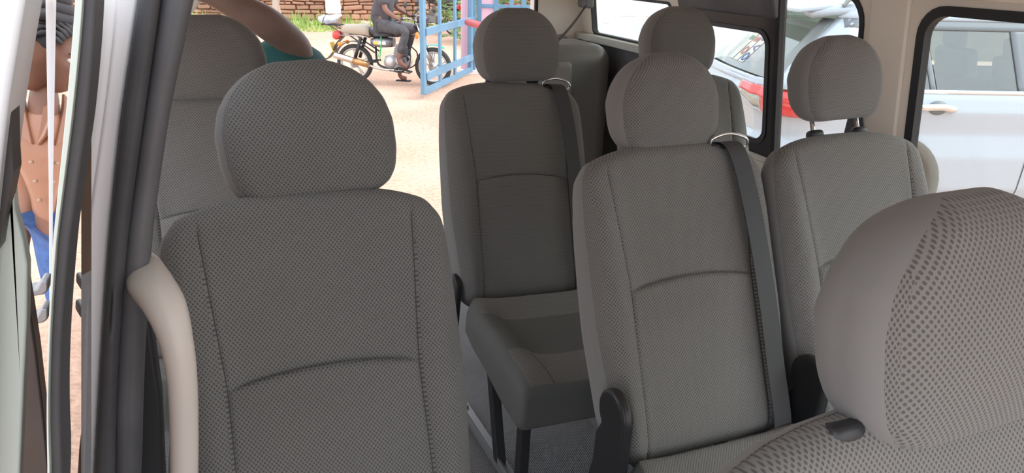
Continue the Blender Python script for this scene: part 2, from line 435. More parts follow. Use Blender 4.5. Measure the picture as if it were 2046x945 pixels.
def rows_to(H, r0, r1, dense=None, step=.012):
    a = list(r0*(1-np.cos(np.linspace(0, PI/2, 8)))); b = list(H-r1*(1-np.sin(np.linspace(0, PI/2, 10))))
    mid = list(np.arange(r0+step, H-r1-step*.5, step))
    if dense is not None:
        mid = [m for m in mid if abs(m-dense) > .02]+list(np.linspace(dense-.02, dense+.02, 21))
    R = sorted(set([round(x, 5) for x in a+mid+b])); return [max(x, .0004) if x < .0004 else x for x in R]
seamx = smoothpts([0, .38, .69], [.158, .155, .176])
wback = smoothpts([0, .08, .30, .55, .64, .69], [.205, .226, .242, .241, .237, .226])
def back_disp(x, h, ws):
    ax = abs(x); e = 0.
    e -= .016*gauss(ax-(ws+.030), .032)*lerpt(h, [0, .1, .55, .66], [.3, 1, .9, .1])        # bolster
    e += .0035*gauss(ax-ws, .0040)*lerpt(h, [.0, .02, .66, .68], [0, 1, 1, 0])             # vertical seam
    if ax < ws+.004:
        k = 1-(ax/ws)**6 if ax < ws else 0
        dd = h-HS
        if dd <= 0: e -= .016*k*math.exp(dd/.10)
        if dd > 0: e += .003*k*math.exp(-dd/.03)
        e += .006*gauss(dd, .004)*k
        e += .006*(1-(ax/ws)**2)*lerpt(h, [.40, .50, .62, .69], [0, 1, .6, 0])
    return e
def back_z(x, h, wt, ws):
    t = min(max((h-.30)/.39, 0), 1)
    z = -.030*(min(abs(x)/.2, 1.1)**3)*t*t*(3-2*t)
    if wt > 0 and abs(x) < ws+.01: z += wt*.016*(1-(x/ws)**2)*math.exp(-((h-HS)/.12)**2)
    return z
def back_mat(x, h, t, v):
    if t[0] == 'F':
        ax = abs(x)
        if abs(ax-t[2]) < .0007 and .03 < h < .655: return 2
        return 0
    if t[0] == 'C':
        a = t[2] if t[1] == 1 else PI/2-t[2]
        return 0 if a < PI*.34 else 1
    return 1
me_back = pillow(HB, wback, lambda h: .0+.02*(1-min(h/.08, 1))**2, smoothpts([0, .1, .5, .69], [.10, .125, .100, .075]), .036, .045, rc=.036,
                 nx=(9, 12, 44, 12, 9), seam=seamx, disp=back_disp, zdisp=back_z, matf=back_mat, rows=rows_to(HB, .045, .036, HS))
for m in ('weave', 'side', 'seam'): me_back.materials.append(MT[m])
HH = .236
whead = smoothpts([0, .01, .035, .07, .12, .160, .19, .212, .226, .236], [.112, .126, .142, .149, .150, .140, .121, .098, .078, .055])
def head_mat(x, h, t, v):
    if t[0] == 'F': return 0
    if t[0] == 'C':
        a = t[2] if t[1] == 1 else PI/2-t[2]
        return 2 if abs(a-PI*.30) < .0 else (0 if a < PI*.32 else 1)
    if t[0] == 'S': return 1
    return 0 if abs(t[1]) < .5 else 1
def head_disp(x, h, ws):
    return -.022*(1-min(abs(x)/.14, 1)**2)*math.sin(PI*min(max(h/HH, 0), 1))
me_head = pillow(HH, whead, lambda h: -.006+.030*(h/HH)**2, smoothpts([0, .05, .12, .20, .236], [.085, .105, .110, .090, .066]), .034, .018, rc=.042,
                 nx=(6, 4, 24, 4, 6), seam=None, disp=head_disp, matf=head_mat, rows=rows_to(HH, .018, .034, None, .008))
for m in ('weave', 'side', 'seam'): me_head.materials.append(MT[m])
# cushion: h runs forward from the hinge
CL = .455
def cush_disp(x, h, ws):
    ax = abs(x); t = h/CL
    e = -.030*gauss(ax-.20, .055)*lerpt(t, [0, .15, .5, .85, 1], [.2, .9, 1.0, .55, .1])
    e += .016*gauss(h-.22, .10)*(1-min(ax/.17, 1)**4)
    e -= .035*lerpt(h, [0, .085], [1, 0])
    e += .010*lerpt(h, [.38, CL], [0, 1])**2
    e += .003*gauss(h-.092, .004)*(1 if ax < ws else 0)+.003*gauss(h-.30, .004)*(1 if ax < ws else 0)
    return e
def cush_mat(x, h, t, v):
    if h > CL-.014: return 1
    if t[0] == 'F':
        if abs(x) < t[2] and (.090 < h < .30): return 1
        if abs(abs(x)-t[2]) < .0012 and h > .3: return 2
        if abs(x) > t[2] and h < .30 and h > .09: return 1
        return 0
    return 1
me_cush = pillow(CL, smoothpts([0, .1, .3, .455], [.222, .234, .242, .244]), lambda h: 0., smoothpts([0, .2, .35, .455], [.080, .095, .122, .128]), .022, .02, rc=.022,
                 nx=(8, 8, 36, 8, 8), seam=lambda h: .152, disp=cush_disp, matf=cush_mat, rows=rows_to(CL, .02, .022, None, .012), swap=True)
for m in ('weave', 'sideD', 'seam'): me_cush.materials.append(MT[m])
REC = .414
def mesh_of(fn, name):
    bm = bmesh.new(); fn(bm); bmesh.ops.recalc_face_normals(bm, faces=bm.faces[:]); me = D.meshes.new(name); bm.to_mesh(me); bm.free(); return me
def post_mesh(h):
    return mesh_of(lambda bm: cyl(bm, (0, 0, -.05), (0, 0, h), .0055, 14), 'post')
def sleeve_fn(bm):
    for s, z in ((.8, -.006), (1., .000), (1., .009), (.82, .0155), (.4, .0175)):
        pass
    rings = []
    for s, z in ((1., -.006), (1., .009), (.90, .014), (.70, .0165)):
        rings.append([bm.verts.new((.0215*s*math.copysign(abs(math.cos(a))**.7, math.cos(a)), .0145*s*math.copysign(abs(math.sin(a))**.7, math.sin(a)), z)) for a in [2*PI*k/24 for k in range(24)]])
    for a, b in zip(rings, rings[1:]):
        for k in range(24): bm.faces.new((a[k], a[(k+1) % 24], b[(k+1) % 24], b[k]))
    bm.faces.new(rings[0][::-1]); bm.faces.new(rings[-1])
me_sleeve = mesh_of(sleeve_fn, 'sleeve')
def cover_fn(bm):   # teardrop recliner cover in the y-z plane, x thickness
    pts = []
    for k in range(19):
        a = math.radians(-35+225*k/18-10); pts.append((math.cos(a)*.054, math.sin(a)*.054+.135))
    pts += [(-.050, .02), (-.046, -.10), (-.034, -.16), (.07, -.16), (.085, -.09), (.062, -.01), (.058, .06)]
    prism(bm, [(0, y, z) for y, z in pts[::1]], (-.026, 0, 0))
me_cover = mesh_of(cover_fn, 'cover')
def leg_fn(rake):
    def f(bm):
        prism(bm, [(-.014, -.016, 0), (.014, -.016, 0), (.014, .016, 0), (-.014, .016, 0)], (0, 0, 0.0001)) if False else None
        a = [(-.014, -.016), (.014, -.016), (.014, .016), (-.014, .016)]
        top = [bm.verts.new((x, y, -.06)) for x, y in a]; bot = [bm.verts.new((x, y+rake, -.385)) for x, y in a]
        bm.faces.new(top); bm.faces.new(bot[::-1])
        for k in range(4): bm.faces.new((top[k], bot[k], bot[(k+1) % 4], top[(k+1) % 4]))
    return f
me_legf = mesh_of(leg_fn(-.03), 'leg'); me_legr = mesh_of(leg_fn(-.14), 'leg')
def frame_fn(bm):
    for s in (-1, 1):
        box(bm, (s*.185, -.20, -.095), (.025, .40, .03))
    box(bm, (0, -.36, -.10), (.37, .025, .025)); box(bm, (0, -.04, -.085), (.37, .03, .03))
me_frame = mesh_of(frame_fn, 'frame')
def rail_fn(bm):
    box(bm, (0, -.17, -.368), (.034, .52, .016)); box(bm, (-.010, -.17, -.355), (.006, .52, .022))
    for y in (-.38, .03): cyl(bm, (.003, y, -.37), (.003, y, -.350), .009, 8)
me_rail = mesh_of(rail_fn, 'rail')
U = Vector((0, math.sin(REC), math.cos(REC))); FWD = Vector((0, -math.cos(REC), math.sin(REC)))
def belt_parts(t, x0=.165):
    """belt over the right shoulder of the seat back, in the seat's own frame"""
    b = B(); pts = []; wd = []
    path = [(x0-.035, .045, .672), (x0-.03, .012, .682), (x0-.02, -.012, .668), (x0-.010, -.020, .62), (x0-.002, -.026, .52), (x0+.002, -.030, .40), (x0+.004, -.030, .28), (x0+.006, -.026, .16), (x0+.010, -.022, .06), (x0+.014, -.010, .0)]
    for p in spline(path, 6): pts.append(p)
    ribbon(b, pts, (1, 0, 0), .047, .002)
    o = obj('seat_belt', b, t, MT['belt'], True); o.rotation_euler.x = -REC; sharp(o, 50)
    b = B(); P = [(x0-.062, .02, .672), (x0-.058, .006, .690), (x0-.02, -.004, .697), (x0+.022, -.004, .684), (x0+.028, .01, .668), (x0-.02, .026, .664)]
    sp = spline(P+[P[0]], 6)[:-1]; tube(b, sp, .0035, 8, closed=True)
    g = obj('belt_guide', b, t, MT['chrome'], True); g.rotation_euler.x = -REC
    b = B(); ellipsoid(b, (x0-.03, .030, .672), (.050, .028, .014)); g = obj('guide_cover', b, t, MT['blackpl'], True); g.rotation_euler.x = -REC
def seat(loc, label, group=None, raise_h=0., tilt=0., belt=False, head=None, rz=0., ry=0., sl=(.004, .045)):
    t = empty('van_seat', loc, rz, label, 'seat', 'van seats in two rows behind the front seat'); t.rotation_euler.y = ry
    bk = D.objects.new('seat_back', me_back); COL.objects.link(bk); bk.parent = t; bk.rotation_euler.x = -REC
    hd = D.objects.new('headrest', me_head); COL.objects.link(hd); hd.parent = t; hx, hs_, hrec, hro = head[1:]; hd.location = t.rotation_euler.to_matrix().inverted() @ (Vector(head[0])-Vector(loc)); hd.scale = (hs_,)*3; hd.rotation_euler = (-hrec, hro, 0); hx = min(max(hd.location.x, -.02), .02) if loc[1] > .5 else 0.
    mp = post_mesh(.05+raise_h if loc[1] > .5 else .012)
    for s in (-1, 1):
        p = D.objects.new('headrest_post', mp); COL.objects.link(p); mp.materials.clear(); mp.materials.append(MT['chrome']); p.parent = t
        p.location = U*(HB-sl[0]-.008)-FWD*(sl[1]+.004)+Vector((s*.070+hx*.6, 0, 0)); p.rotation_euler.x = -REC
        q = D.objects.new('post_sleeve', me_sleeve); COL.objects.link(q); q.parent = t; q.location = U*(HB-sl[0])-FWD*sl[1]+Vector((s*.070+hx*.6, 0, 0)); q.rotation_euler.x = -REC
    for me, nm in ((me_cush, 'seat_cushion'), (me_frame, 'seat_frame')):
        c = D.objects.new(nm, me); COL.objects.link(c); c.parent = t
    for s in (-1, 1):
        c = D.objects.new('floor_rail', me_rail); COL.objects.link(c); c.parent = t; c.location = (s*.185, 0, 0)
        for me in (me_legf, me_legr):
            c = D.objects.new('leg', me); COL.objects.link(c); c.parent = t; c.location = (s*.185, -.36 if me is me_legf else -.12, 0)
    c = D.objects.new('recliner_cover', me_cover); COL.objects.link(c); c.parent = t; c.location = (-.226, .03, 0)
    if loc[0] > .8 and loc[1] > 1.5: c.location = (-.222, .07, -.05); c.scale = (.8, .7, .7)
    if belt: belt_parts(t)
    return t
me_sleeve.materials.append(MT['blackpl']); me_cover.materials.append(MT['blackpl'])
for m_ in (me_sleeve,):
    for p_ in m_.polygons: p_.use_smooth = True
for m_ in (me_legf, me_legr, me_frame): m_.materials.append(MT['blackmt'])
me_rail.materials.append(MT['steel'])
sA = seat((.105, .924, 1.00), 'large woven grey van seat nearest on the left, beside the beige grab handle', head=((.128, 1.215, 1.608), 0, 1.01, .267, -.05))
sB = seat((.908, 1.050, 1.00), 'grey van seat in the middle with a black belt down its right bolster', belt=True, head=((.921, 1.345, 1.604), 0, .90, .095, -.04))
sC = seat((1.393, 1.030, 1.00), 'light-washed grey van seat beside the right wall, headrest raised on two chrome posts', raise_h=.05, head=((1.395, 1.33, 1.653), 0, .84, .108, -.03))
sD = seat((.806, 1.835, 1.015), 'grey van seat in the second row with its cushion and black legs showing', belt=True, head=((.869, 2.12, 1.637), 0, .944, .10, -.06), rz=.05, ry=.07)
sE = seat((-.04, 1.78, 1.01), 'dark van seat half hidden behind the left pillar, partly covered by the nearest seat', head=((-.031, 2.08, 1.617), 0, .956, .083, -.02))
sF = seat((1.425, 1.80, 1.03), 'second-row van seat whose headrest rises behind the middle seat headrest', head=((1.442, 2.10, 1.647), 0, .923, .059, 0))
sG = seat((.600, .140, .968), 'very close front seat cut by the bottom right corner, pale side panel on its headrest', head=((.678, .396, 1.561), 0, 1.02, .106, 0), rz=.03, sl=(.020, .020))
for s_ in D.objects:
    if s_.name.startswith('recliner_cover') or s_.name.startswith('leg'): bevel(s_, .004 if s_.name.startswith('leg') else .009, 3)

# loose belt tongue on the second-row seat
b = B(); P = [(.20, -.02, .055), (.235, -.03, .060), (.245, -.05, .03), (.225, -.062, .0), (.20, -.05, .01)]
tube(b, spline(P+[P[0]], 5)[:-1], .0045, 8, closed=True); obj('belt_tongue', b, sD, MT['steel'], True)

# folded rear seat pad against the quarter wall
fp = empty('folded_rear_seat', (1.38, 3.1, FZ), 0, 'dark vinyl folded seat pad stowed against the rear side wall', 'folded seat')
b = B(); box(b, (.03, .06, .50), (.52, .38, 1.0)); o = obj('pad', b, fp, MT['vinyl']); bevel(o, .085, 8)
b = B(); box(b, (-.09, -.145, .47), (.30, .05, .93)); o = obj('seat_base', b, fp, MT['panelgrey']); bevel(o, .05, 6)
b = B(); box(b, (-.10, -.172, .80), (.17, .02, .035)); o = obj('hand_slot', b, fp, MT['blackpl']); bevel(o, .008, 3)
b = B(); box(b, (-.02, -.172, .72), (.09, .03, .12)); o = obj('latch_cover', b, fp, MT['vinyl']); bevel(o, .014, 3)
# wall sill trim under the quarter window
b = B(); prism(b, [WP(2.5, 1.655, -.0), WP(3.5, 1.655, 0), WP(3.5, 1.655, -.05), WP(2.5, 1.655, -.05)], (0, 0, -.03)); o = obj('trim_5', b, None, mat('pale_sill', (.42, .43, .38), .6)); tag(o, kind='structure')
b = B(); prism(b, [WP(2.5, 1.62, -.03), WP(3.5, 1.62, -.03), WP(3.5, FZ, -.03), WP(2.5, FZ, -.03)], (.028, 0, 0)); o = obj('trim_6', b, None, MT['greytrim']); tag(o, kind='structure')
# shoulder belt hanging from the rear pillar
b = B(); A0 = Vector(atY(1172, 10, 3.30)); A1 = Vector(atY(1112, 84, 2.75))
ribbon(b, [A0.lerp(A1, k/12)+Vector((0, 0, -.01*math.sin(PI*k/12))) for k in range(13)], (.35, 1, .15), .045, .002)
t = empty('rear_shoulder_belt', (0, 0, 0), 0, 'black shoulder belt slanting down from the rear pillar behind the second-row headrest', 'seat belt')
obj('webbing', b, t, MT['belt'])
b = B(); box(b, A0+Vector((.01, .03, .01)), (.05, .09, .05)); bevel(obj('anchor_cover', b, t, MT['greytrim']), .012)
# wall belt behind the right-hand seat
t = empty('wall_shoulder_belt', (0, 0, 0), 0, 'black belt webbing fanning down the right wall pillar behind the raised headrest', 'seat belt')
for (p0, p1) in (((1712, 215), (1690, 300)), ((1718, 215), (1745, 300))):
    b = B(); q0 = Vector(atY(*p0, 1.60)); q1 = Vector(atY(*p1, 1.56)); ribbon(b, [q0, q0.lerp(q1, .5), q1], (1, -.2, 0), .040, .002); obj('webbing', b, t, MT['belt'])

# ------------------------------------------------------------------ door pillar on the left
YP = .80
KY = [-160, 0, 240, 480, 945, 1250]
def col_pts(xl):
    return list(np.interp([-160, 1250], [0, 945], [0, 0]))
def pxs(a):   # a = x at rows 0,240,480,945 ; extend at both ends
    return [a[0]+(a[0]-a[1])*160/240]+list(a)+[a[3]+(a[3]-a[2])*305/465]
def strip(left, right, Y0, thick, inset=0.):
    l = pxs(left); r = pxs(right); bm = B(); rows = []
    ys = np.linspace(-160, 1250, 36)
    def sm(xs, y):
        if not 0 <= y <= 945: return float(np.interp(y, KY, xs))
        c = np.polyfit(KY[1:5], xs[1:5], 3); return .6*float(np.polyval(c, y))+.4*float(np.interp(y, KY, xs))
    for y in ys:
        a = Vector(atY(sm(l, y), y, Y0)); c = Vector(atY(sm(r, y), y, Y0)); o = Vector((0, thick, 0))
        m1 = Vector((-inset, 0, 0)); rows.append([a, c, c+o, a+o])
    V = [[bm.verts.new(p) for p in r_] for r_ in rows]
    for a, c in zip(V, V[1:]):
        for k in range(4): bm.faces.new((a[k], a[(k+1) % 4], c[(k+1) % 4], c[k]))
    bm.faces.new(V[0][::-1]); bm.faces.new(V[-1]); return bm
pil = empty('door_1', (0, 0, 0), kind='structure')
o = obj('painted_pillar', strip((190, 172, 138, 123), (277, 241, 217, 189), YP, .05), pil, MT['white']); bevel(o, .012, 4)
o = obj('pillar_flange', strip((232, 205, 172, 155), (277, 241, 217, 189), YP-.004, .03), pil, MT['white']); bevel(o, .004, 3)
o = obj('rubber_seal', strip((275, 240, 215, 187), (320, 286, 254, 229), YP-.022, .05), pil, MT['rubber']); bevel(o, .012, 5)
o = obj('inner_trim', strip((318, 284, 250, 227), (387, 336, 301, 278), YP-.012, .06), pil, MT['greytrim']); bevel(o, .014, 5)
o = obj('rubber_seal', strip((163, 140, 110, 97), (192, 174, 140, 125), .36, .03), pil, MT['rubber']); bevel(o, .006, 4)
o = obj('glass_edge', strip((150, 130, 106, 95), (165, 143, 113, 100), .355, .008), pil, MT['palegreen']); bevel(o, .002, 2)
# beige grab handle
b = B()
hp = [(282, 535, .85), (300, 566, .79), (330, 612, .755), (352, 680, .74), (364, 760, .735), (368, 860, .735), (368, 960, .735), (366, 1080, .74), (350, 1180, .78)]
hr = [.022, .0225, .0205, .0165, .0150, .0145, .0145, .015, .018]
P = spline([atY(x, y, Y) for x, y, Y in hp], 7); R = [float(np.interp(k/7, range(9), hr)) for k in range(len(P))]
tube(b, P, R, 20, sx=1., sy=.9); g = obj('grab_handle', b, pil, MT['beigeh'], True)
# belt reel bracket low behind the pillar and dark lower trim
b = B(); P = spline([atY(265, 885, .95), atY(290, 880, .95), atY(308, 905, .95), atY(318, 990, .95)], 6); tube(b, P, .006, 8); obj('latch_rod', b, pil, MT['blackpl'], True)
b = B(); q = [atY(240, 600, .93), atY(300, 640, .93), atY(322, 800, .93), atY(335, 1100, .93), atY(230, 1100, .93)]
prism(b, q, (0, .04, 0)); o = obj('lower_trim', b, pil, MT['blackpl']); bevel(o, .006)
# pane standing nearly edge-on, mirroring the woman outside
VX, DEL = 74., .021
dv = Vector(ray(VX, 472)); vup = Vector(cy_); vup = vup - dv*(vup.dot(dv)/dv.dot(dv)); nrm = dv.cross(vup).normalized()
if nrm.dot(Vector(cx_)) < 0: nrm = -nrm
dvn = dv/ dv.dot(Vector(fw))
t = empty('sliding_door_glass', (0, 0, 0), 0, 'tall pane seen almost edge-on, mirroring the woman, left of the white pillar', 'window pane')
def panept(dep, v, off=0.): return Vector(CAM)+dvn*dep+nrm*(DEL+off)+vup*v
b = B(); prism(b, [panept(.40, -.55), panept(1.28, -.95), panept(1.28, .43), panept(.40, .15)], nrm*.005)
gm = glass('door_glass', (.30, .27, .25)); obj('pane', b, t, gm)
b = B(); prism(b, [panept(1.29, -.20, -.0018), panept(1.29, .10, -.003), panept(1.29, .43, -.008), panept(1.29, .43, .004), panept(1.29, .10, .0015), panept(1.29, -.20, -.0008)], dvn*.02); o = obj('edge_highlight', b, t, mat('white_highlight', (.85, .85, .86), .4))  # tapered white strip stands in for the highlight along the pane's far edge

# far-left open front door edge
fd = empty('door_2', (0, 0, 0), kind='structure')
o = obj('door_frame', strip((-60, -75, -75, -80), (50, 12, -14, -40), .45, .05), fd, mat('door_paint', (.60, .62, .64), .3, coat=.4)); bevel(o, .008, 3)
b = B(); q = [(52, -40), (44, 40), (30, 150), (22, 205), (24, 300), (27, 345), (16, 400), (6, 450), (-2, 500), (-40, 500), (-20, 300), (-5, 220), (18, 150), (40, 0), (46, -40)]
prism(b, [atY(x, y, .46) for x, y in q], (0, .02, 0)); o = obj('rubber_seal', b, fd, MT['blackpl'])
b = B(); q = [(62, -60), (50, 20), (36, 150), (27, 250), (24, 350), (30, 420), (46, 480), (55, 530), (54, 640), (48, 760), (40, 945), (36, 1150), (-60, 1150), (-60, 500), (0, 450), (8, 350), (10, 250), (22, 160), (38, 0), (44, -60)]
prism(b, [atY(x, y, .475) for x, y in q], (0, .012, 0)); o = obj('inner_panel', b, fd, MT['palegreen']); bevel(o, .003, 2)
b = B(); q = [(50, 560), (60, 620), (72, 700), (86, 820), (97, 930), (105, 1150), (30, 1150), (40, 800)]
prism(b, [atY(x, y, .60) for x, y in q], (0, .02, 0)); o = obj('reflection_slab', b, fd, mat('brown_reflection_dark', (.06, .05, .047), .3, noise=.3, nscale=8)); bevel(o, .004)  # dark slab; its brown is the door's reflection put into the colour
# hinge brackets
for ys in ((560, 588), (616, 640)):
    b = B(); y0, y1 = ys
    P = [atY(50, y0+22, .70), atY(72, y0+18, .70), atY(82, y0, .70), atY(96, y0+2, .70), atY(96, y0+22, .70), atY(86, y0+30, .70), atY(60, y0+34, .70)]
    prism(b, P, (0, .02, 0)); o = obj('hinge_bracket', b, fd, MT['steel']); bevel(o, .002, 2)

# ------------------------------------------------------------------ ground and far surroundings
def grid_mesh(name, x0, x1, y0, y1, n, m_):
    bm = B(); bmesh.ops.create_grid(bm, x_segments=n, y_segments=n, size=.5)
    for v in bm.verts: v.co = Vector((x0+(v.co.x+.5)*(x1-x0), y0+(v.co.y+.5)*(y1-y0), 0))
    return obj(name, bm, None, m_)
gmn = mat('dirt_road', (.66, .47, .36), .95, bump=.8, bscale=40)
nt = gmn.node_tree; N = nt.nodes; L = nt.links; bs = N['Principled BSDF']
tcn = N.new('ShaderNodeTexCoord')
n1 = N.new('ShaderNodeTexNoise'); n1.inputs['Scale'].default_value = .5; n1.inputs['Detail'].default_value = 6
n2 = N.new('ShaderNodeTexVoronoi'); n2.inputs['Scale'].default_value = 28
n3 = N.new('ShaderNodeTexNoise'); n3.inputs['Scale'].default_value = 22; n3.inputs['Detail'].default_value = 8; n3.inputs['Roughness'].default_value = .75
for nn in (n1, n2, n3): L.new(tcn.outputs['Object'], nn.inputs['Vector'])
r1 = N.new('ShaderNodeValToRGB'); r1.color_ramp.elements[0].position = .35; r1.color_ramp.elements[1].position = .65
r1.color_ramp.elements[0].color = (.56, .355, .255, 1); r1.color_ramp.elements[1].color = (.70, .50, .385, 1); L.new(n1.outputs['Fac'], r1.inputs['Fac'])
r3 = N.new('ShaderNodeValToRGB'); r3.color_ramp.elements[0].position = .36; r3.color_ramp.elements[1].position = .60
r3.color_ramp.elements[0].color = (.55, .50, .46, 1); r3.color_ramp.elements[1].color = (1.1, 1.08, 1.05, 1); L.new(n3.outputs['Fac'], r3.inputs['Fac'])
mx = N.new('ShaderNodeMix'); mx.data_type = 'RGBA'; mx.blend_type = 'MULTIPLY'; mx.inputs['Factor'].default_value = .75
L.new(r1.outputs[0], mx.inputs['A']); L.new(r3.outputs[0], mx.inputs['B']); L.new(mx.outputs['Result'], bs.inputs['Base Color'])
g = grid_mesh('ground', -25, 30, -15, 40, 20, gmn); tag(g, kind='structure')

# stone wall with rough stones (surface pattern in the mesh), grass strip at its foot
WX0, WY0, WX1, WY1 = -8, 24.2, 20, 21.5
wdv = Vector((WX1-WX0, WY1-WY0, 0)); wlen = wdv.length; wdv.normalize(); wn_ = Vector((wdv.y, -wdv.x, 0))
b = B(); z = 0.; row = 0
while z < 2.6:
    h = random.uniform(.09, .17); x = random.uniform(-.3, 0)
    while x < wlen:
        w = random.uniform(.25, .6); 
        c = Vector((WX0, WY0, 0))+wdv*(x+w/2)+wn_*random.uniform(-.04, .04); c.z = z+h/2
        box(b, c, (w-.03, .35, h-.02), Matrix.Rotation(math.atan2(wdv.y, wdv.x)+random.uniform(-.05, .05), 3, 'Z') @ Matrix.Rotation(random.uniform(-.08, .08), 3, 'Y'))
        x += w
    z += h
box(b, Vector((WX0, WY0, 1.3))+wdv*wlen/2-wn_*.05, (wlen, .22, 2.6), Matrix.Rotation(math.atan2(wdv.y, wdv.x), 3, 'Z'))
stm = mat('red_stone', (.46, .26, .175), .9, noise=.35, nscale=1.6, bump=.5, bscale=15)
o = obj('stone_wall', b, None, stm); bevel(o, .03, 2); tag(o, 'rough red stone wall along the far side of the road', 'wall')
# grass strip
b = B()
for i in range(9000):
    s = random.uniform(0, wlen); o_ = random.uniform(-.1, 2.3)
    dens = .5+.5*math.sin(s*1.3+1.5*math.sin(s*.7))
    if random.random() > .35+.65*dens: continue
    c = Vector((WX0, WY0, 0))+wdv*s+wn_*(o_+.42)
    hh = random.uniform(.10, .34)*(1.5-.4*o_); hh = max(hh, .06); a = random.uniform(0, 2*PI); wv = Vector((math.cos(a), math.sin(a), 0))*random.uniform(.015, .03)
    tip = c+Vector((random.uniform(-.1, .1), random.uniform(-.1, .1), hh))
    v = [b.verts.new(c-wv), b.verts.new(c+wv), b.verts.new(tip)]; b.faces.new(v)
gr = obj('roadside_grass', b, None, mat('bright_grass', (.34, .50, .13), .8, noise=.4, nscale=1.5)); tag(gr, 'bright green grass strip at the foot of the stone wall', 'grass', kind='stuff')
# pale rubble in the grass
b = B()
for i in range(260):
    s = random.uniform(4, 22); c = Vector((WX0, WY0, 0))+wdv*s+wn_*random.uniform(.45, 1.8); r_ = random.uniform(.05, .14)
    ellipsoid(b, (c.x, c.y, r_*.4), (r_, r_*.8, r_*.6), None, 7, 5)
o = obj('roadside_rubble', b, None, mat('pale_rubble', (.62, .52, .42), .9, noise=.2, nscale=4)); tag(o, 'pale rubble scattered through the roadside grass', 'rubble', kind='stuff')
# utility pole with paper notice
p0 = Vector(atZ(668, 57, 0.)); t = empty('utility_pole', p0, 0, 'round concrete utility pole with a paper notice in front of the stone wall', 'pole')
b = B(); tube(b, [(0, 0, 0), (0, 0, 3), (0, 0, 7)], [.20, .19, .16], 20); obj('pole', b, t, mat('concrete', (.55, .44, .38), .9, noise=.15, nscale=5), True)
b = B(); tube(b, [(0, 0, .42), (0, 0, .95)], [.208, .206], 20, cap=False); obj('paper_notice', b, t, mat('paper', (.85, .82, .80), .8, noise=.25, nscale=25))

# ------------------------------------------------------------------ gate
blue = mat('blue_gate_paint', (.13, .27, .40), .5, noise=.12, nscale=3); pink = mat('pink_paint', (.80, .50, .60), .7)
gF = Vector(atZ(847, 188, .08)); gH = Vector(atZ(943, 150, 0)); gH.z = 0; gF.z = 0
gd = (gH-gF); glen = gd.length; gd.normalize(); gang = math.atan2(gd.y, gd.x)
t = empty('blue_gate', gF, gang, 'open blue steel bar gate leaf in front of the parked motorcycle', 'gate')
b = B(); box(b, (0, 0, 1.5), (.115, .06, 2.84)); bevel(obj('stile', b, t, blue), .004)
b = B(); box(b, (glen-.10, 0, 1.5), (.10, .06, 2.84)); bevel(obj('stile', b, t, blue), .004)
def gpos(px):   # distance along the gate where column px crosses
    d = ray(px, 90); n_ = Vector((-gd.y, gd.x, 0)); k = (gF-Vector(CAM)).dot(n_)/Vector(d).dot(n_); P = Vector(CAM)+Vector(d)*k; return (P-gF).dot(gd), P.z
for px in (879, 909):
    s, _ = gpos(px); b = B(); box(b, (s, .0, 1.5), (.085, .035, 2.8)); bevel(obj('bar', b, t, blue), .003)
for px, py in ((900, 50), (900, 131)):
    d = ray(px, py); n_ = Vector((-gd.y, gd.x, 0)); k = (gF-Vector(CAM)).dot(n_)/Vector(d).dot(n_); z = (Vector(CAM)+Vector(d)*k).z
    b = B(); box(b, (glen/2, -.025, z), (glen-.06, .05, .105)); bevel(obj('rail', b, t, blue), .003)
for z in (.11, 2.9):
    b = B(); box(b, (glen/2, 0, z), (glen-.06, .05, .09)); bevel(obj('rail', b, t, blue), .003)
# posts with pink column beside the gate
def gp(px, py=148): p = Vector(atZ(px, py, 0)); return p
Pq = gp(943)
gt = empty('gate_post', Pq, math.atan2(-.38, .92), 'blue steel gate post standing against a pink column', 'gate post')
b = B(); box(b, (.0, 0, 1.6), (.13, .10, 3.2)); bevel(obj('post', b, gt, blue), .004)
b = B(); box(b, (-.14, .12, 1.6), (.13, .18, 3.2)); bevel(obj('column', b, gt, pink), .01)
b = B(); box(b, (.05, .1, .04), (.55, .35, .08)); bevel(obj('footing', b, gt, mat('whitewash', (.8, .76, .72), .9)), .01)
pn = empty('pink_gate_panel', gp(975, 146), math.atan2(-.38, .92), 'pink sheet gate leaf framed by blue bars right of the gate post', 'gate')
b = B(); box(b, (-.02, 0, 1.75), (.24, .03, 2.7)); obj('sheet', b, pn, pink)
for x in (-.17, .13, .40, .62, .88):
    b = B(); box(b, (x, -.02, 1.7), (.085, .06, 3.0)); bevel(obj('bar', b, pn, blue), .004)
for z in (1.18, .35):
    b = B(); box(b, (.35, -.02, z), (1.1, .05, .06)); bevel(obj('rail', b, pn, blue), .004)
rb = B(); tube(rb, [atY(934, 44, 11.6), atY(985, 58, 10.6)], .055, 10)
o = obj('barrier_pole', rb, None, mat('red_paint', (.62, .10, .10), .5), True); tag(o, 'short red pipe sticking out from the gate post', 'pipe')
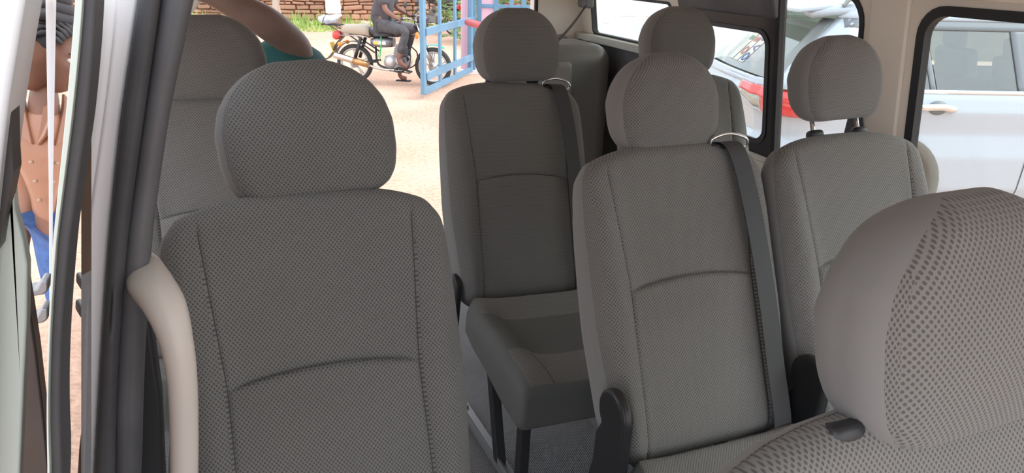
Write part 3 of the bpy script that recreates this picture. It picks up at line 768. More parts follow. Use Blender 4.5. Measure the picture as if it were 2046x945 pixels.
# shrub beyond the gate on the right
b = B(); c0 = Vector((6.2, 17.5, 0)); 
for i in range(2600):
    a = random.uniform(0, 2*PI); r_ = random.random()**.5*1.3; z_ = random.uniform(.1, 3.2); p = c0+Vector((math.cos(a)*r_, math.sin(a)*r_*.8, z_))
    n_ = Vector((random.gauss(0, 1), random.gauss(0, 1), random.gauss(0, 1))).normalized(); x_, y_ = frame_of(n_); s = random.uniform(.05, .10)
    b.faces.new([b.verts.new(p-x_*s), b.verts.new(p+y_*s*.5), b.verts.new(p+x_*s), b.verts.new(p-y_*s*.5)])
sh = empty('roadside_shrub', c0, 0, 'leafy green shrub glimpsed between the blue bars beside the headrest', 'shrub')
o = obj('foliage', b, sh, mat('leaf_green', (.16, .26, .09), .7, noise=.3, nscale=2)); o.location = -c0
b = B()
for k in range(5): tube(b, [(0, 0, 0), (.2*math.cos(k*1.3), .2*math.sin(k*1.3), 1.2), (.5*math.cos(k*1.3), .5*math.sin(k*1.3), 2.6)], [.04, .03, .012], 6)
obj('stem', b, sh, mat('bark', (.2, .13, .08), .9))

# ------------------------------------------------------------------ motorcycle
def wheel(par, x, name='wheel'):
    w = D.objects.new(name, None)
    b = B(); n = 40; prof = [(.235, -.028), (.26, -.042), (.29, -.040), (.303, -.018), (.306, 0), (.303, .018), (.29, .040), (.26, .042), (.235, .028)]
    rings = [[b.verts.new((x+r*math.cos(2*PI*k/n), y, .306+r*math.sin(2*PI*k/n))) for r, y in prof] for k in range(n)]
    for i in range(n):
        for k in range(len(prof)): b.faces.new((rings[i][k], rings[i][(k+1) % 9], rings[(i+1) % n][(k+1) % 9], rings[(i+1) % n][k]))
    ty = obj('tyre', b, par, mot['tyre'], True)
    b = B(); 
    for yy in (-.022, .022):
        tube(b, [(x+.235*math.cos(2*PI*k/36), yy, .306+.235*math.sin(2*PI*k/36)) for k in range(36)], .012, 6, closed=True)
    tube(b, [(x+.228*math.cos(2*PI*k/36), 0, .306+.228*math.sin(2*PI*k/36)) for k in range(36)], .015, 6, closed=True, sx=1, sy=1)
    obj('rim', b, ty, mot['alu'], True)
    b = B()
    for k in range(5):
        a = 2*PI*k/5+.3
        for da in (-.09, .09):
            tube(b, [(x+.03*math.cos(a), 0, .306+.03*math.sin(a)), (x+.222*math.cos(a+da), 0, .306+.222*math.sin(a+da))], .011, 6)
    cyl(b, (x, -.06, .306), (x, .06, .306), .045, 16); cyl(b, (x, -.035, .306), (x, -.03, .306), .075, 20)
    obj('spokes', b, ty, mot['alu'], True)
    return ty
mot = dict(tyre=mat('tyre_rubber', (.05, .047, .045), .8), alu=mat('cast_alloy', (.62, .61, .6), .35, .6), black=mat('bike_black', (.03, .03, .032), .4),
           chrome=mat('bike_chrome', (.55, .54, .53), .2, 1), red=mat('lamp_red', (.65, .05, .04), .2, coat=.5), tan=mat('tan_seat', (.42, .36, .28), .6), teal=mat('teal_plastic', (.03, .50, .46), .4),
           orange=mat('orange_lens', (.80, .28, .03), .25), purple=mat('dark_tank', (.06, .045, .06), .25, coat=.5), yel=mat('number_plate_yellow', (.80, .55, .12), .5),
           whitep=mat('white_sticker', (.85, .85, .8), .5), green=mat('green_cord', (.05, .50, .15), .6), grey=mat('engine_grey', (.30, .30, .31), .4, .7), redp=mat('red_bike_paint', (.5, .04, .07), .3))
def motorcycle(loc, rz, label, group=None, body='purple', rear='tan', front='teal'):
    t = empty('motorcycle', loc, rz, label, 'motorcycle', group)
    RW, FW = -.66, .66
    wheel(t, RW); wheel(t, FW)
    b = B(); tube(b, spline([(.42, 0, .93), (.30, 0, .78), (.24, 0, .40), (.02, 0, .26), (-.26, 0, .30), (-.30, 0, .60)], 5), .018, 8)
    tube(b, spline([(.42, 0, .90), (.1, 0, .80), (-.3, 0, .74), (-.85, 0, .80)], 5), .018, 8)
    for s in (-1, 1): tube(b, [(-.25, s*.10, .36), (RW, s*.085, .306)], .018, 6); tube(b, [(-.28, s*.11, .50), (-.70, s*.11, .76)], .012, 6)
    obj('frame', b, t, mot['black'], True)
    b = B()
    for s in (-1, 1):
        tube(b, [(FW, s*.085, .306), (.50, s*.085, .72)], [.025, .020], 10); tube(b, [(.50, s*.085, .72), (.42, s*.085, .98)], .015, 8)
    box(b, (.46, 0, .86), (.05, .2, .03)); obj('fork', b, t, mot['chrome'], True)
    b = B(); tube(b, spline([(.20, -.36, 1.05), (.34, -.30, 1.07), (.42, -.10, 1.00), (.42, .10, 1.0), (.34, .30, 1.07), (.20, .36, 1.05)], 6), .012, 8)
    hb = obj('handlebar', b, t, mot['chrome'], True)
    for s in (-1, 1):
        b = B(); tube(b, [(.16, s*.375, 1.045), (.27, s*.335, 1.062)], .019, 10); tube(b, [(.30, s*.30, 1.05), (.26, s*.44, 1.03)], .006, 6); obj('grip', b, hb, mot['black'], True)
        b = B(); tube(b, [(.33, s*.27, 1.07), (.32, s*.34, 1.24)], .006, 6); ellipsoid(b, (.32, s*.36, 1.27), (.02, .07, .045)); obj('mirror', b, hb, mot['black'], True)
    b = B(); tube(b, [(.44, 0, .92), (.50, 0, .93), (.55, 0, .93)], [.05, .095, .10], 18); obj('headlight', b, t, mot['black'], True)
    b = B(); ellipsoid(b, (.50, 0, 1.04), (.10, .11, .09)); obj('front_cowl', b, t, mot[body], True)
    b = B(); ellipsoid(b, (.17, 0, .88), (.25, .125, .115)); ellipsoid(b, (.02, 0, .82), (.2, .09, .08)); obj('fuel_tank', b, t, mot[body], True)
    b = B()
    for k in range(14):
        pass
    prof = [(-.84, .82, .09, .05), (-.80, .845, .12, .07), (-.62, .845, .135, .085), (-.45, .835, .14, .085), (-.36, .815, .14, .075)]
    def loft(b, prof, n=16):
        R_ = [[b.verts.new((x, w*math.copysign(abs(math.cos(2*PI*k/n))**.6, math.cos(2*PI*k/n)), z+h*math.copysign(abs(math.sin(2*PI*k/n))**.6, math.sin(2*PI*k/n)))) for k in range(n)] for x, z, w, h in prof]
        for a, c in zip(R_, R_[1:]):
            for k in range(n): b.faces.new((a[k], a[(k+1) % n], c[(k+1) % n], c[k]))
        b.faces.new(R_[0][::-1]); b.faces.new(R_[-1])
    loft(b, prof); obj('rear_seat', b, t, mot[rear], True)
    b = B(); loft(b, [(-.37, .83, .135, .06), (-.25, .80, .14, .05), (-.08, .79, .13, .045), (.06, .82, .10, .04)]); obj('front_seat', b, t, mot['black'], True)
    b = B(); tube(b, [(-.88, -.10, .75), (-.50, -.125, .755), (-.34, -.12, .73)], .010, 8); tube(b, [(-.88, .10, .75), (-.34, .12, .73)], .010, 8); obj('grab_rail', b, t, mot['chrome'], True)
    rk = B()
    for y in (-.10, 0, .10): tube(rk, [(-.84, y, .90), (-1.16, y, .91)], .008, 6)
    for x in (-.90, -1.02, -1.15): tube(rk, [(x, -.12, .905), (x, .12, .905)], .007, 6)
    for s in (-1, 1): tube(rk, [(-1.05, s*.1, .905), (-.82, s*.09, .78)], .007, 6)
    obj('luggage_rack', rk, t, mot['black'], True)
    b = B(); loft(b, [(-1.00, .74, .06, .06), (-.95, .74, .075, .075), (-.86, .75, .07, .06)]); obj('tail_lamp', b, t, mot['red'], True)
    b = B(); box(b, (-1.02, 0, .55), (.012, .20, .16), Matrix.Rotation(-.35, 3, 'Y')); obj('number_plate', b, t, mot['yel'])
    b = B(); P = spline([(-.84, 0, .72), (-.95, 0, .60), (-1.02, 0, .46), (-1.12, 0, .36), (-1.20, 0, .345)], 6); ribbon(b, P, (0, 1, 0), .15, .012); obj('rear_mudguard', b, t, mot['black'])
    for s in (-1, 1):
        b = B(); ellipsoid(b, (-.84, s*.17, .62), (.04, .03, .035)); tube(b, [(-.84, 0, .64), (-.84, s*.15, .62)], .008, 6); obj('indicator', b, t, mot['orange'], True)
        b = B(); ellipsoid(b, (.44, s*.17, .80), (.03, .03, .05)); obj('indicator', b, t, mot['orange'], True)
    # engine, exhaust, side panel
    b = B(); box(b, (.06, 0, .36), (.34, .24, .18)); box(b, (.12, 0, .52), (.16, .18, .22), Matrix.Rotation(.25, 3, 'Y'))
    for k in range(5): box(b, (.11+.008*k, 0, .45+.035*k), (.20, .22, .010), Matrix.Rotation(.25, 3, 'Y'))
    e = obj('engine', b, t, mot['grey']); bevel(e, .012)
    b = B(); cyl(b, (-.03, -.15, .36), (-.03, -.10, .36), .095, 24); cyl(b, (.12, -.145, .38), (.12, -.10, .38), .06, 20); obj('engine_cover', b, e, mot['alu'], True)
    b = B(); tube(b, spline([(.20, -.06, .50), (.32, -.10, .40), (.24, -.15, .26), (.0, -.17, .24), (-.25, -.18, .27), (-.36, -.18, .31)], 6), .019, 10); ex_ = obj('exhaust_pipe', b, t, mot['chrome'], True)
    b = B(); tube(b, [(-.34, -.185, .30), (-.40, -.19, .315), (-.82, -.20, .42), (-.93, -.20, .445), (-.94, -.20, .447)], [.022, .045, .052, .048, .025], 18); m_ = obj('muffler', b, ex_, mot['chrome'], True)
    b = B(); tube(b, [(-.36, -.195, .31), (-.62, -.2, .375)], [.047, .054], 14); obj('heat_shield', b, m_, mat('bronze_shield', (.50, .30, .14), .3, .9), True)
    b = B(); loft(b, [(-.34, .66, .135, .06), (-.20, .66, .145, .085), (.0, .66, .135, .07)]); sp_ = obj('side_panel', b, t, mot['grey'], True)
    b = B(); box(b, (-.18, -.15, .66), (.20, .012, .05)); obj('sticker', b, sp_, mot['whitep'])
    b = B(); box(b, (-.24, -.155, .66), (.08, .012, .045)); obj('sticker', b, sp_, mot['yel'])
    if body == 'purple':
        b = B(); tube(b, spline([(-.16, -.14, .78), (-.15, -.165, .64), (-.17, -.165, .50), (-.19, -.16, .38)], 5), .008, 6); tube(b, spline([(-.15, -.14, .76), (-.16, -.168, .60), (-.21, -.165, .44)], 5), .006, 6); obj('green_cord', b, t, mot['green'], True)
    b = B()
    for s in (-1, 1):
        P = [(-.58+.03*math.cos(a*1.3)*0-.0, 0, 0) for a in range(1)]
        tube(b, [(-.50, s*.12, .73), (-.62, s*.12, .38)], .028, 10)
    obj('shock_absorber', b, t, mot['black'], True)
    b = B()
    for s in (-1, 1): tube(b, spline([(.26, s*.05, .62), (.34, s*.20, .48), (.30, s*.22, .30), (.16, s*.20, .22), (.02, s*.10, .22)], 6), .011, 8)
    tube(b, [(.10, -.30, .27), (.10, .30, .27)], .013, 8); tube(b, [(-.02, -.2, .24), (.34, -.26, .22)], .009, 6)
    obj('crash_bar', b, t, mot['black'], True)
    b = B(); rngs = []
    for k in range(13):
        a = math.radians(58+k*4.5); rngs.append((FW+.345*math.cos(a), 0, .306+.345*math.sin(a)))
    ribbon(b, rngs, (0, 1, 0), .11, .01); fm_ = obj('front_mudguard', b, t, mot[front]); bevel(fm_, .003)
    b = B(); rngs = [(RW+.35*math.cos(math.radians(60+k*12)), 0, .306+.35*math.sin(math.radians(60+k*12))) for k in range(9)]
    ribbon(b, rngs, (0, 1, 0), .13, .008); obj('rear_fender', b, t, mot['black'])
    return t
MA = math.atan2(11.618-12.273, 3.174-2.014)
mb = motorcycle((2.594, 11.945, 0), MA, 'black motorcycle with tan rear seat and red tail lamp ridden across the yard')
# rider (in the bike's frame)
skinr = mat('rider_skin', (.22, .10, .07), .5)
def rider(par_loc, rz, label, shirt, jeans, skin, group=None):
    t = empty('person', par_loc, rz, label, 'person', group)
    J = {'pel': ((-.18, 0, .95), (.13, .15)), 'spn': ((-.17, 0, 1.15), (.12, .15)), 'chs': ((-.11, 0, 1.36), (.13, .17)), 'nek': ((-.06, 0, 1.52), .06), 'hed0': ((-.04, 0, 1.60), .07), 'hed1': ((-.03, 0, 1.70), (.095, .08)), 'hed2': ((-.03, 0, 1.79), .075)}
    Ed = [('pel', 'spn'), ('spn', 'chs'), ('chs', 'nek'), ('nek', 'hed0'), ('hed0', 'hed1'), ('hed1', 'hed2')]
    for s, n in ((-1, 'r'), (1, 'l')):
        J.update({n+'sh': ((-.10, s*.19, 1.43), .06), n+'el': ((-.02, s*.30, 1.18), .044), n+'wr': ((.17, s*.36, 1.07), .030), n+'hd': ((.21, s*.365, 1.06), (.035, .028)),
                  n+'kn': ((.28, s*.19, .86), .062)})
        if n == 'r': J.update({'ran': ((.14, -.21, .42), .040), 'rfo': ((.20, -.21, .35), (.035, .045)), 'rto': ((.30, -.22, .30), (.025, .04)), 'rhp': ((-.14, -.11, .93), .10)})
        else: J.update({'lan': ((.0, .27, .12), .040), 'lfo': ((.03, .28, .06), (.035, .045)), 'lto': ((.13, .29, .045), (.025, .04)), 'lhp': ((-.14, .11, .93), .10)})
        Ed += [('chs', n+'sh'), (n+'sh', n+'el'), (n+'el', n+'wr'), (n+'wr', n+'hd'), ('pel', n+'hp'), (n+'hp', n+'kn'), (n+'kn', n+'an'), (n+'an', n+'fo'), (n+'fo', n+'to')]
        for k in range(4):
            J[n+'f%d' % k] = ((.235, s*(.345+.014*k), 1.045), .009); J[n+'g%d' % k] = ((.225, s*(.345+.014*k), 1.015-.002*k), .008)
            Ed += [(n+'hd', n+'f%d' % k), (n+'f%d' % k, n+'g%d' % k)]
    skin_fig('body', J, Ed, 'pel', skin, t)
    g = lambda p, d: (J[p][0], tuple(x+d for x in J[p][1]) if isinstance(J[p][1], tuple) else J[p][1]+d)
    mid = lambda a, b_, f, r: (tuple(Vector(J[a][0]).lerp(Vector(J[b_][0]), f)), r)
    S = {'hem': ((-.21, 0, .87), (.175, .20)), 'spn': g('spn', .045), 'chs': g('chs', .045), 'col': mid('chs', 'nek', .6, .10)}
    E2 = [('hem', 'spn'), ('spn', 'chs'), ('chs', 'col')]
    for n in 'rl':
        S[n+'sh'] = g(n+'sh', .035); S[n+'sl'] = mid(n+'sh', n+'el', .80, .095); E2 += [('chs', n+'sh'), (n+'sh', n+'sl')]
    skin_fig('shirt', S, E2, 'hem', shirt, t)
    Jn = {'pel': ((-.18, 0, .93), (.145, .165))}; E3 = []
    for n in 'rl':
        Jn[n+'hp'] = g(n+'hp', .015); Jn[n+'md'] = mid(n+'hp', n+'kn', .5, .098); Jn[n+'kn'] = g(n+'kn', .018); Jn[n+'cf'] = mid(n+'kn', n+'an', .82, .062)
        E3 += [('pel', n+'hp'), (n+'hp', n+'md'), (n+'md', n+'kn'), (n+'kn', n+'cf')]
    skin_fig('jeans', Jn, E3, 'pel', jeans, t)
    b = B(); ellipsoid(b, (-.045, 0, 1.77), (.105, .09, .085)); obj('hair', b, t, MT['blackmt'], True)
    for nm, dx_ in (('rto', 0), ('lto', 0)):
        b = B(); p = Vector(J[nm][0]); box(b, (p.x-.06, p.y, p.z-.035), (.25, .095, .02), Matrix.Rotation(.25 if nm == 'rto' else 0, 3, 'Y'))
        bevel(obj('sandal', b, t, MT['blackmt']), .006)
    return t
shirtm = mat('charcoal_tshirt', (.085, .080, .088), .9, bump=.4, bscale=18); jeanm = mat('washed_black_jeans', (.085, .085, .09), .9, noise=.45, nscale=7, bump=.3, bscale=20)
rider((2.594, 11.945, 0), MA, 'person in charcoal t-shirt and black jeans sitting on the black motorcycle', shirtm, jeanm, skinr)
# blue-white bottle bag strapped to the rack
b = B(); R_ = Matrix.Rotation(.35, 3, 'Y')
ca, sa = math.cos(MA), math.sin(MA)
def mw(x, y, z): return (2.594+x*ca-y*sa, 11.945+x*sa+y*ca, z)
bag = empty('plastic_bag', mw(-1.03, 0, .93), MA, 'crumpled blue and white plastic bag strapped on the motorcycle luggage rack', 'bag')
bm = B(); ellipsoid(bm, (-.06, 0, .05), (.16, .10, .07), None, 18, 12)
for v in bm.verts: v.co += Vector((random.gauss(0, .008), random.gauss(0, .008), random.gauss(0, .008)))
obj('bag', bm, bag, mat('pale_blue_plastic', (.55, .68, .80), .3, noise=.25, nscale=14), True)
bm = B(); tube(bm, [(-.02, -.02, .06), (.12, -.02, .10), (.17, -.02, .12), (.19, -.02, .125)], [.045, .045, .02, .02], 12); obj('bottle', bm, bag, mat('clear_bottle', (.75, .80, .84), .15, noise=.1), True)
bm = B(); tube(bm, spline([(-.10, -.12, -.02), (-.09, -.11, .06), (-.07, 0, .13), (-.06, .11, .05), (-.06, .12, -.02)], 6), .006, 6); obj('strap', bm, bag, MT['blackmt'])

# far motorcycle and riders beyond the gate, pedestrian
q = Vector(atZ(872, 66, 0)); far1 = (q.x, q.y, 0)
motorcycle((q.x, q.y, 0), 2.0, 'far motorcycle standing by the road behind the blue gate bars', None, 'black', 'black', 'whitep')
def walker(loc, rz, label, trous, shirt, skin, stride=.12, h=1.72, bare=False):
    t = empty('person', loc, rz, label, 'person'); k = h/1.75
    J = {'pel': ((0, 0, .95*k), (.10, .14)), 'spn': ((0, 0, 1.15*k), (.09, .12)), 'chs': ((.01, 0, 1.34*k), (.10, .15)), 'nek': ((.01, 0, 1.48*k), .055), 'h0': ((.03, 0, 1.56*k), .07), 'h1': ((.02, 0, 1.65*k), (.09, .078)), 'h2': ((.01, 0, 1.71*k), .07)}
    Ed = [('pel', 'spn'), ('spn', 'chs'), ('chs', 'nek'), ('nek', 'h0'), ('h0', 'h1'), ('h1', 'h2')]
    for s, n in ((-1, 'r'), (1, 'l')):
        st = stride*s
        J.update({n+'hp': ((0, s*.09, .90*k), .09), n+'kn': ((st*.6, s*.10, .50*k), .055), n+'an': ((st, s*.10, .09*k), .036), n+'to': ((st+.16, s*.11, .035), (.025, .042)),
                  n+'sh': ((0, s*.18, 1.40*k), .052), n+'el': ((-st*.5, s*.23, 1.13*k), .040), n+'wr': ((-st*.5+.08, s*.24, .90*k), .027), n+'hd': ((-st*.5+.10, s*.24, .83*k), (.035, .02))})
        Ed += [('pel', n+'hp'), (n+'hp', n+'kn'), (n+'kn', n+'an'), (n+'an', n+'to'), ('chs', n+'sh'), (n+'sh', n+'el'), (n+'el', n+'wr'), (n+'wr', n+'hd')]
        for f_ in range(4):
            J[n+'f%d' % f_] = ((-st*.5+.08+.016*f_, s*.245, .755*k-.006*abs(f_-1)), .008); Ed.append((n+'hd', n+'f%d' % f_))
    skin_fig('body', J, Ed, 'pel', skin, t)
    T = {'w': ((0, 0, .99*k), (.12, .155))}; E3 = []
    for s, n in ((-1, 'r'), (1, 'l')):
        T[n+'h'] = ((0, s*.09, .88*k), .105); T[n+'k'] = ((J[n+'kn'][0]), .078); E3 += [('w', n+'h'), (n+'h', n+'k')]
        if not bare: T[n+'a'] = ((J[n+'an'][0][0], s*.10, .13*k), .072); E3.append((n+'k', n+'a'))
    skin_fig('shorts' if bare else 'trousers', T, E3, 'w', trous, t)
    S = {'hem': ((0, 0, .93*k), (.125, .165)), 'spn': ((0, 0, 1.15*k), (.115, .145)), 'chs': ((.01, 0, 1.34*k), (.12, .17)), 'cl': ((.01, 0, 1.44*k), .075)}; E2 = [('hem', 'spn'), ('spn', 'chs'), ('chs', 'cl')]
    for s, n in ((-1, 'r'), (1, 'l')):
        S[n+'s'] = (J[n+'sh'][0], .07); S[n+'e'] = (tuple(Vector(J[n+'sh'][0]).lerp(Vector(J[n+'el'][0]), .7)), .062); E2 += [('chs', n+'s'), (n+'s', n+'e')]
    skin_fig('shirt', S, E2, 'hem', shirt, t)
    b = B(); ellipsoid(b, (.0, 0, 1.70*k), (.098, .085, .075)); obj('hair', b, t, MT['blackmt'], True)
    for s, n in ((-1, 'r'), (1, 'l')): b = B(); ellipsoid(b, (stride*s+.07, s*.105, .04), (.14, .05, .04)); obj('shoe', b, t, MT['blackmt'], True)
    return t
khaki = mat('khaki_cloth', (.45, .38, .32), .9, bump=.3, bscale=20); greyc = mat('grey_cloth', (.30, .31, .34), .9, bump=.3, bscale=20); redc = mat('red_cloth', (.55, .08, .10), .9)
q = Vector(atZ(556, 66, 0)); walker((q.x, q.y, 0), .2, 'person in light khaki trousers walking past the far stone wall', khaki, greyc, MT['skin'])
q = Vector(atZ(893, 60, 0)); walker((q.x, q.y+.3, 0), -.5, 'person in grey shorts standing bare-legged behind the blue gate bars', greyc, greyc, MT['skin'], bare=True)
q = Vector(atZ(918, 62, 0)); motorcycle((q.x+.9, q.y-.9, 0), 1.9, 'far red and white motorcycle partly hidden by the pink column', None, 'redp', 'redp', 'whitep')

# ------------------------------------------------------------------ woman outside the left window
blouse = mat('copper_satin_blouse', (.34, .165, .10), .35, bump=.6, bscale=9); denim = mat('blue_denim', (.07, .15, .38), .85, noise=.2, nscale=30)
hairm = mat('braided_hair', (.035, .032, .035), .6)
wp = Vector(atY(88, 100, 3.05)); wpx, wpy = wp.x, 3.05
wo_ = empty('person', (wpx, wpy, 0), math.radians(231), 'person in a copper satin blouse and blue jeans with braided hair outside the window', 'person')
wo_.scale = (1.02,)*3
# local frame: +x is where she faces, y to her left
k = 1.0
J = {'pel': ((-.02, 0, .95), (.11, .15)), 'spn': ((0, 0, 1.13), (.095, .125)), 'chs': ((.0, 0, 1.30), (.105, .15)), 'nek': ((.01, 0, 1.43), .066), 'nk2': ((.03, 0, 1.52), .060)}
Ed = [('pel', 'spn'), ('spn', 'chs'), ('chs', 'nek'), ('nek', 'nk2')]
for s, n in ((-1, 'r'), (1, 'l')):
    J.update({n+'hp': ((0, s*.09, .88), .10), n+'kn': ((.03, s*.10, .48), .058), n+'an': ((0, s*.11, .09), .038), n+'to': ((.15, s*.12, .035), (.025, .04)),
              n+'sh': ((0, s*.17, 1.375), .052), n+'el': ((-.03, s*.23, 1.11), .042), n+'wr': ((.06, s*.24, .88), .027), n+'hd': ((.08, s*.24, .80), (.035, .02))})
    Ed += [('pel', n+'hp'), (n+'hp', n+'kn'), (n+'kn', n+'an'), (n+'an', n+'to'), ('chs', n+'sh'), (n+'sh', n+'el'), (n+'el', n+'wr'), (n+'wr', n+'hd')]
    for f_ in range(4): J[n+'f%d' % f_] = ((.06+.016*f_, s*.245, .725-.006*abs(f_-1)), .008); Ed.append((n+'hd', n+'f%d' % f_))
    J[n+'th'] = ((.115, s*.225, .775), .009); Ed.append((n+'hd', n+'th'))
skin_fig('body', J, Ed, 'pel', MT['skin'], wo_)
# head: shaped sphere with brow, nose, lips, chin, ears
def head_mesh(bm, c, s=1.):
    res = bmesh.ops.create_uvsphere(bm, u_segments=64, v_segments=48, radius=1); vs = res['verts']
    for v in vs:
        x, y, z = v.co
        X, Y_, Z = x*.098, y*.076, z*.118
        if z < 0: Y_ *= 1-.30*(-z)**1.5; X *= 1-.12*(-z)
        if x > 0 and z < .2: X += .010*max(0, .2-z)
        f = max(0, x)
        g3 = lambda yy, zz, sy, sz: math.exp(-((Y_-yy)/sy)**2-((Z-zz)/sz)**2)*f
        X += .026*g3(0, -.020, .014, .016)+.012*g3(0, .008, .010, .026)      # nose
        X -= .010*(g3(.032, .012, .016, .012)+g3(-.032, .012, .016, .012))   # eye sockets
        X += .005*(g3(.03, .034, .024, .008)+g3(-.03, .034, .024, .008))     # brow
        X += .010*g3(0, -.052, .022, .006)+.011*g3(0, -.066, .020, .006)-.004*g3(0, -.059, .022, .003)
        X += .006*g3(0, -.095, .022, .014)
        X += .004*(g3(.042, -.02, .02, .02)+g3(-.042, -.02, .02, .02))
        v.co = Vector(c)+Vector((X, Y_, Z))*s
hd = B(); HC = Vector((.050, 0, 1.605)); head_mesh(hd, HC)
for s in (-1, 1):
    ellipsoid(hd, HC+Vector((-.008, s*.078, -.005)), (.018, .010, .030), Matrix.Rotation(.25*s, 3, 'Z'), 14, 10)
# join the head to the body object: same continuous figure
bd = obj('head', hd, wo_, MT['skin'], True)
for s in (-1, 1):
    b = B(); ellipsoid(b, HC+Vector((.078, s*.032, .012)), (.012, .014, .009)); obj('eye', b, bd, mat('eye_white', (.7, .66, .62), .2), True)
    b = B(); ellipsoid(b, HC+Vector((.087, s*.031, .010)), (.004, .006, .006)); obj('iris', b, bd, MT['blackmt'], True)
b = B(); ellipsoid(b, HC+Vector((.097, 0, -.058)), (.010, .024, .009)); obj('lips', b, bd, mat('lips', (.30, .11, .10), .35), True)
for s in (-1, 1):
    b = B(); tube(b, [HC+Vector((.092, s*.016, .034)), HC+Vector((.094, s*.032, .042)), HC+Vector((.082, s*.052, .034))], [.003, .004, .002], 6); obj('eyebrow', b, bd, hairm, True)
b = B()  # cornrow braids running back over the skull
for i in range(11):
    a = (i-5)/5*1.25; P = []
    for j in range(14):
        th = math.radians(52+j*11); 
        yy = math.sin(a)*.082*math.sin(min(th, PI/2+.4))**.3; rr = math.cos(a*.75)
        P.append(HC+Vector((math.cos(th)*.108, math.sin(a)*.080*(1-.25*(j/13)), .006+math.sin(th)*.124*rr)))
    tube(b, P, [.0085+.0025*math.sin(j*2.4) for j in range(14)], 8)
hr_ = obj('hair', b, wo_, hairm, True)
b = B(); ellipsoid(b, HC+Vector((-.020, 0, .036)), (.094, .078, .092)); obj('scalp', b, hr_, hairm, True)
b = B(); 
for j in range(3): tube(b, [HC+Vector((-.05+.058*math.cos(t_)*(1-.25*j), .058*math.sin(t_)*(1-.25*j), .135+.032*j)) for t_ in np.linspace(0, 2*PI, 20)[:-1]], .024, 8, closed=True)
obj('bun', b, hr_, hairm, True)
# blouse with sleeves and collar, jeans
S = {'hm': ((0, 0, .99), (.135, .17)), 'hp': ((0, 0, 1.05), (.13, .165)), 'sp': ((0, 0, 1.14), (.125, .155)), 'ch': ((.005, 0, 1.29), (.135, .17)), 'cl': ((.005, 0, 1.40), (.085, .10))}
E2 = [('hm', 'hp'), ('hp', 'sp'), ('sp', 'ch'), ('ch', 'cl')]
for s, n in ((-1, 'r'), (1, 'l')):
    S[n+'s'] = ((0, s*.175, 1.365), .075); S[n+'e'] = ((-.03, s*.235, 1.11), .072); S[n+'w'] = ((.05, s*.245, .92), .060); E2 += [('ch', n+'s'), (n+'s', n+'e'), (n+'e', n+'w')]
bl = skin_fig('blouse', S, E2, 'hm', blouse, wo_)
b = B()
for s in (-1, 1):
    prism(b, [(.10, s*.012, 1.30), (.115, s*.075, 1.345), (.075, s*.10, 1.44), (.03, s*.085, 1.475), (.075, s*.045, 1.43)], (.012, 0, .006))
co = obj('collar', b, bl, blouse); bevel(co, .004)
tb = mat('tan_button', (.45, .30, .22), .3)
for z_ in (1.25, 1.18, 1.11): b = B(); cyl(b, (.13, 0, z_), (.142, 0, z_), .006, 12); obj('button', b, bl, tb, True)
T = {'w': ((0, 0, 1.08), (.115, .148))}; E3 = []
for s, n in ((-1, 'r'), (1, 'l')):
    T[n+'h'] = ((0, s*.09, .86), .115); T[n+'k'] = ((.03, s*.10, .48), .072); T[n+'a'] = ((0, s*.11, .13), .055); E3 += [('w', n+'h'), (n+'h', n+'k'), (n+'k', n+'a')]
skin_fig('jeans', T, E3, 'w', denim, wo_)
for s in (-1, 1): b = B(); ellipsoid(b, (.06, s*.118, .04), (.14, .05, .04)); obj('shoe', b, wo_, MT['blackmt'], True)

# ------------------------------------------------------------------ man leaning in at the open rear, arm raised
sh = Vector(atY(598, 95, 3.12)); hip = Vector((.30, 3.86, .96))
t = empty('person', (hip.x, hip.y, 0), 0, 'person in a teal t-shirt leaning in at the rear, bare arm raised over the seats', 'person')
def lo(v): v = Vector(v); return tuple(v-Vector((hip.x, hip.y, 0)))
elb = Vector(atY(530, 42, 3.02)); wri = Vector(atY(420, -12, 2.98)); hnd = Vector(atY(380, -22, 2.97)); chs = Vector(atY(560, 175, 3.22)); spn = chs.lerp(hip, .5); nek = Vector(atY(470, 165, 3.12)); hed = Vector(atY(415, 160, 3.05))
lsh = Vector(atY(480, 190, 3.2))
J = {'pel': (lo(hip), (.15, .12)), 'spn': (lo(spn), (.13, .13)), 'chs': (lo(chs), (.16, .12)), 'nek': (lo(nek), .06), 'hd': (lo(hed), .095), 'rs': (lo(sh), .068), 're': (lo(elb), .068), 'rm': (lo(elb.lerp(wri, .35)), .062), 'rw': (lo(wri), .040), 'rh': (lo(hnd), (.04, .025)),
     'ls': (lo(lsh), .06), 'le': (lo(lsh+Vector((-.08, .1, -.28))), .045), 'lw': (lo(lsh+Vector((-.02, -.02, -.5))), .03), 'lh': (lo(lsh+Vector((0, -.05, -.57))), .03)}
Ed = [('pel', 'spn'), ('spn', 'chs'), ('chs', 'nek'), ('nek', 'hd'), ('chs', 'rs'), ('rs', 're'), ('re', 'rm'), ('rm', 'rw'), ('rw', 'rh'), ('chs', 'ls'), ('ls', 'le'), ('le', 'lw'), ('lw', 'lh')]
dirh = (hnd-wri).normalized()
for f_ in range(4): J['f%d' % f_] = (lo(hnd+dirh*.05+Vector((0, 0, .018*(f_-1.5)))), .009); J['g%d' % f_] = (lo(hnd+dirh*.085+Vector((0, -.015, .018*(f_-1.5)))), .008); Ed += [('rh', 'f%d' % f_), ('f%d' % f_, 'g%d' % f_)]
for s, n in ((-1, 'a'), (1, 'b')):
    J[n+'hp'] = ((s*.10, .0, .90), .10); J[n+'kn'] = ((s*.11, -.02, .50), .062); J[n+'an'] = ((s*.12, .03, .10), .042); J[n+'to'] = ((s*.13, -.13, .04), (.04, .03))
    Ed += [('pel', n+'hp'), (n+'hp', n+'kn'), (n+'kn', n+'an'), (n+'an', n+'to')]
skin_fig('body', J, Ed, 'pel', MT['skin2'], t)
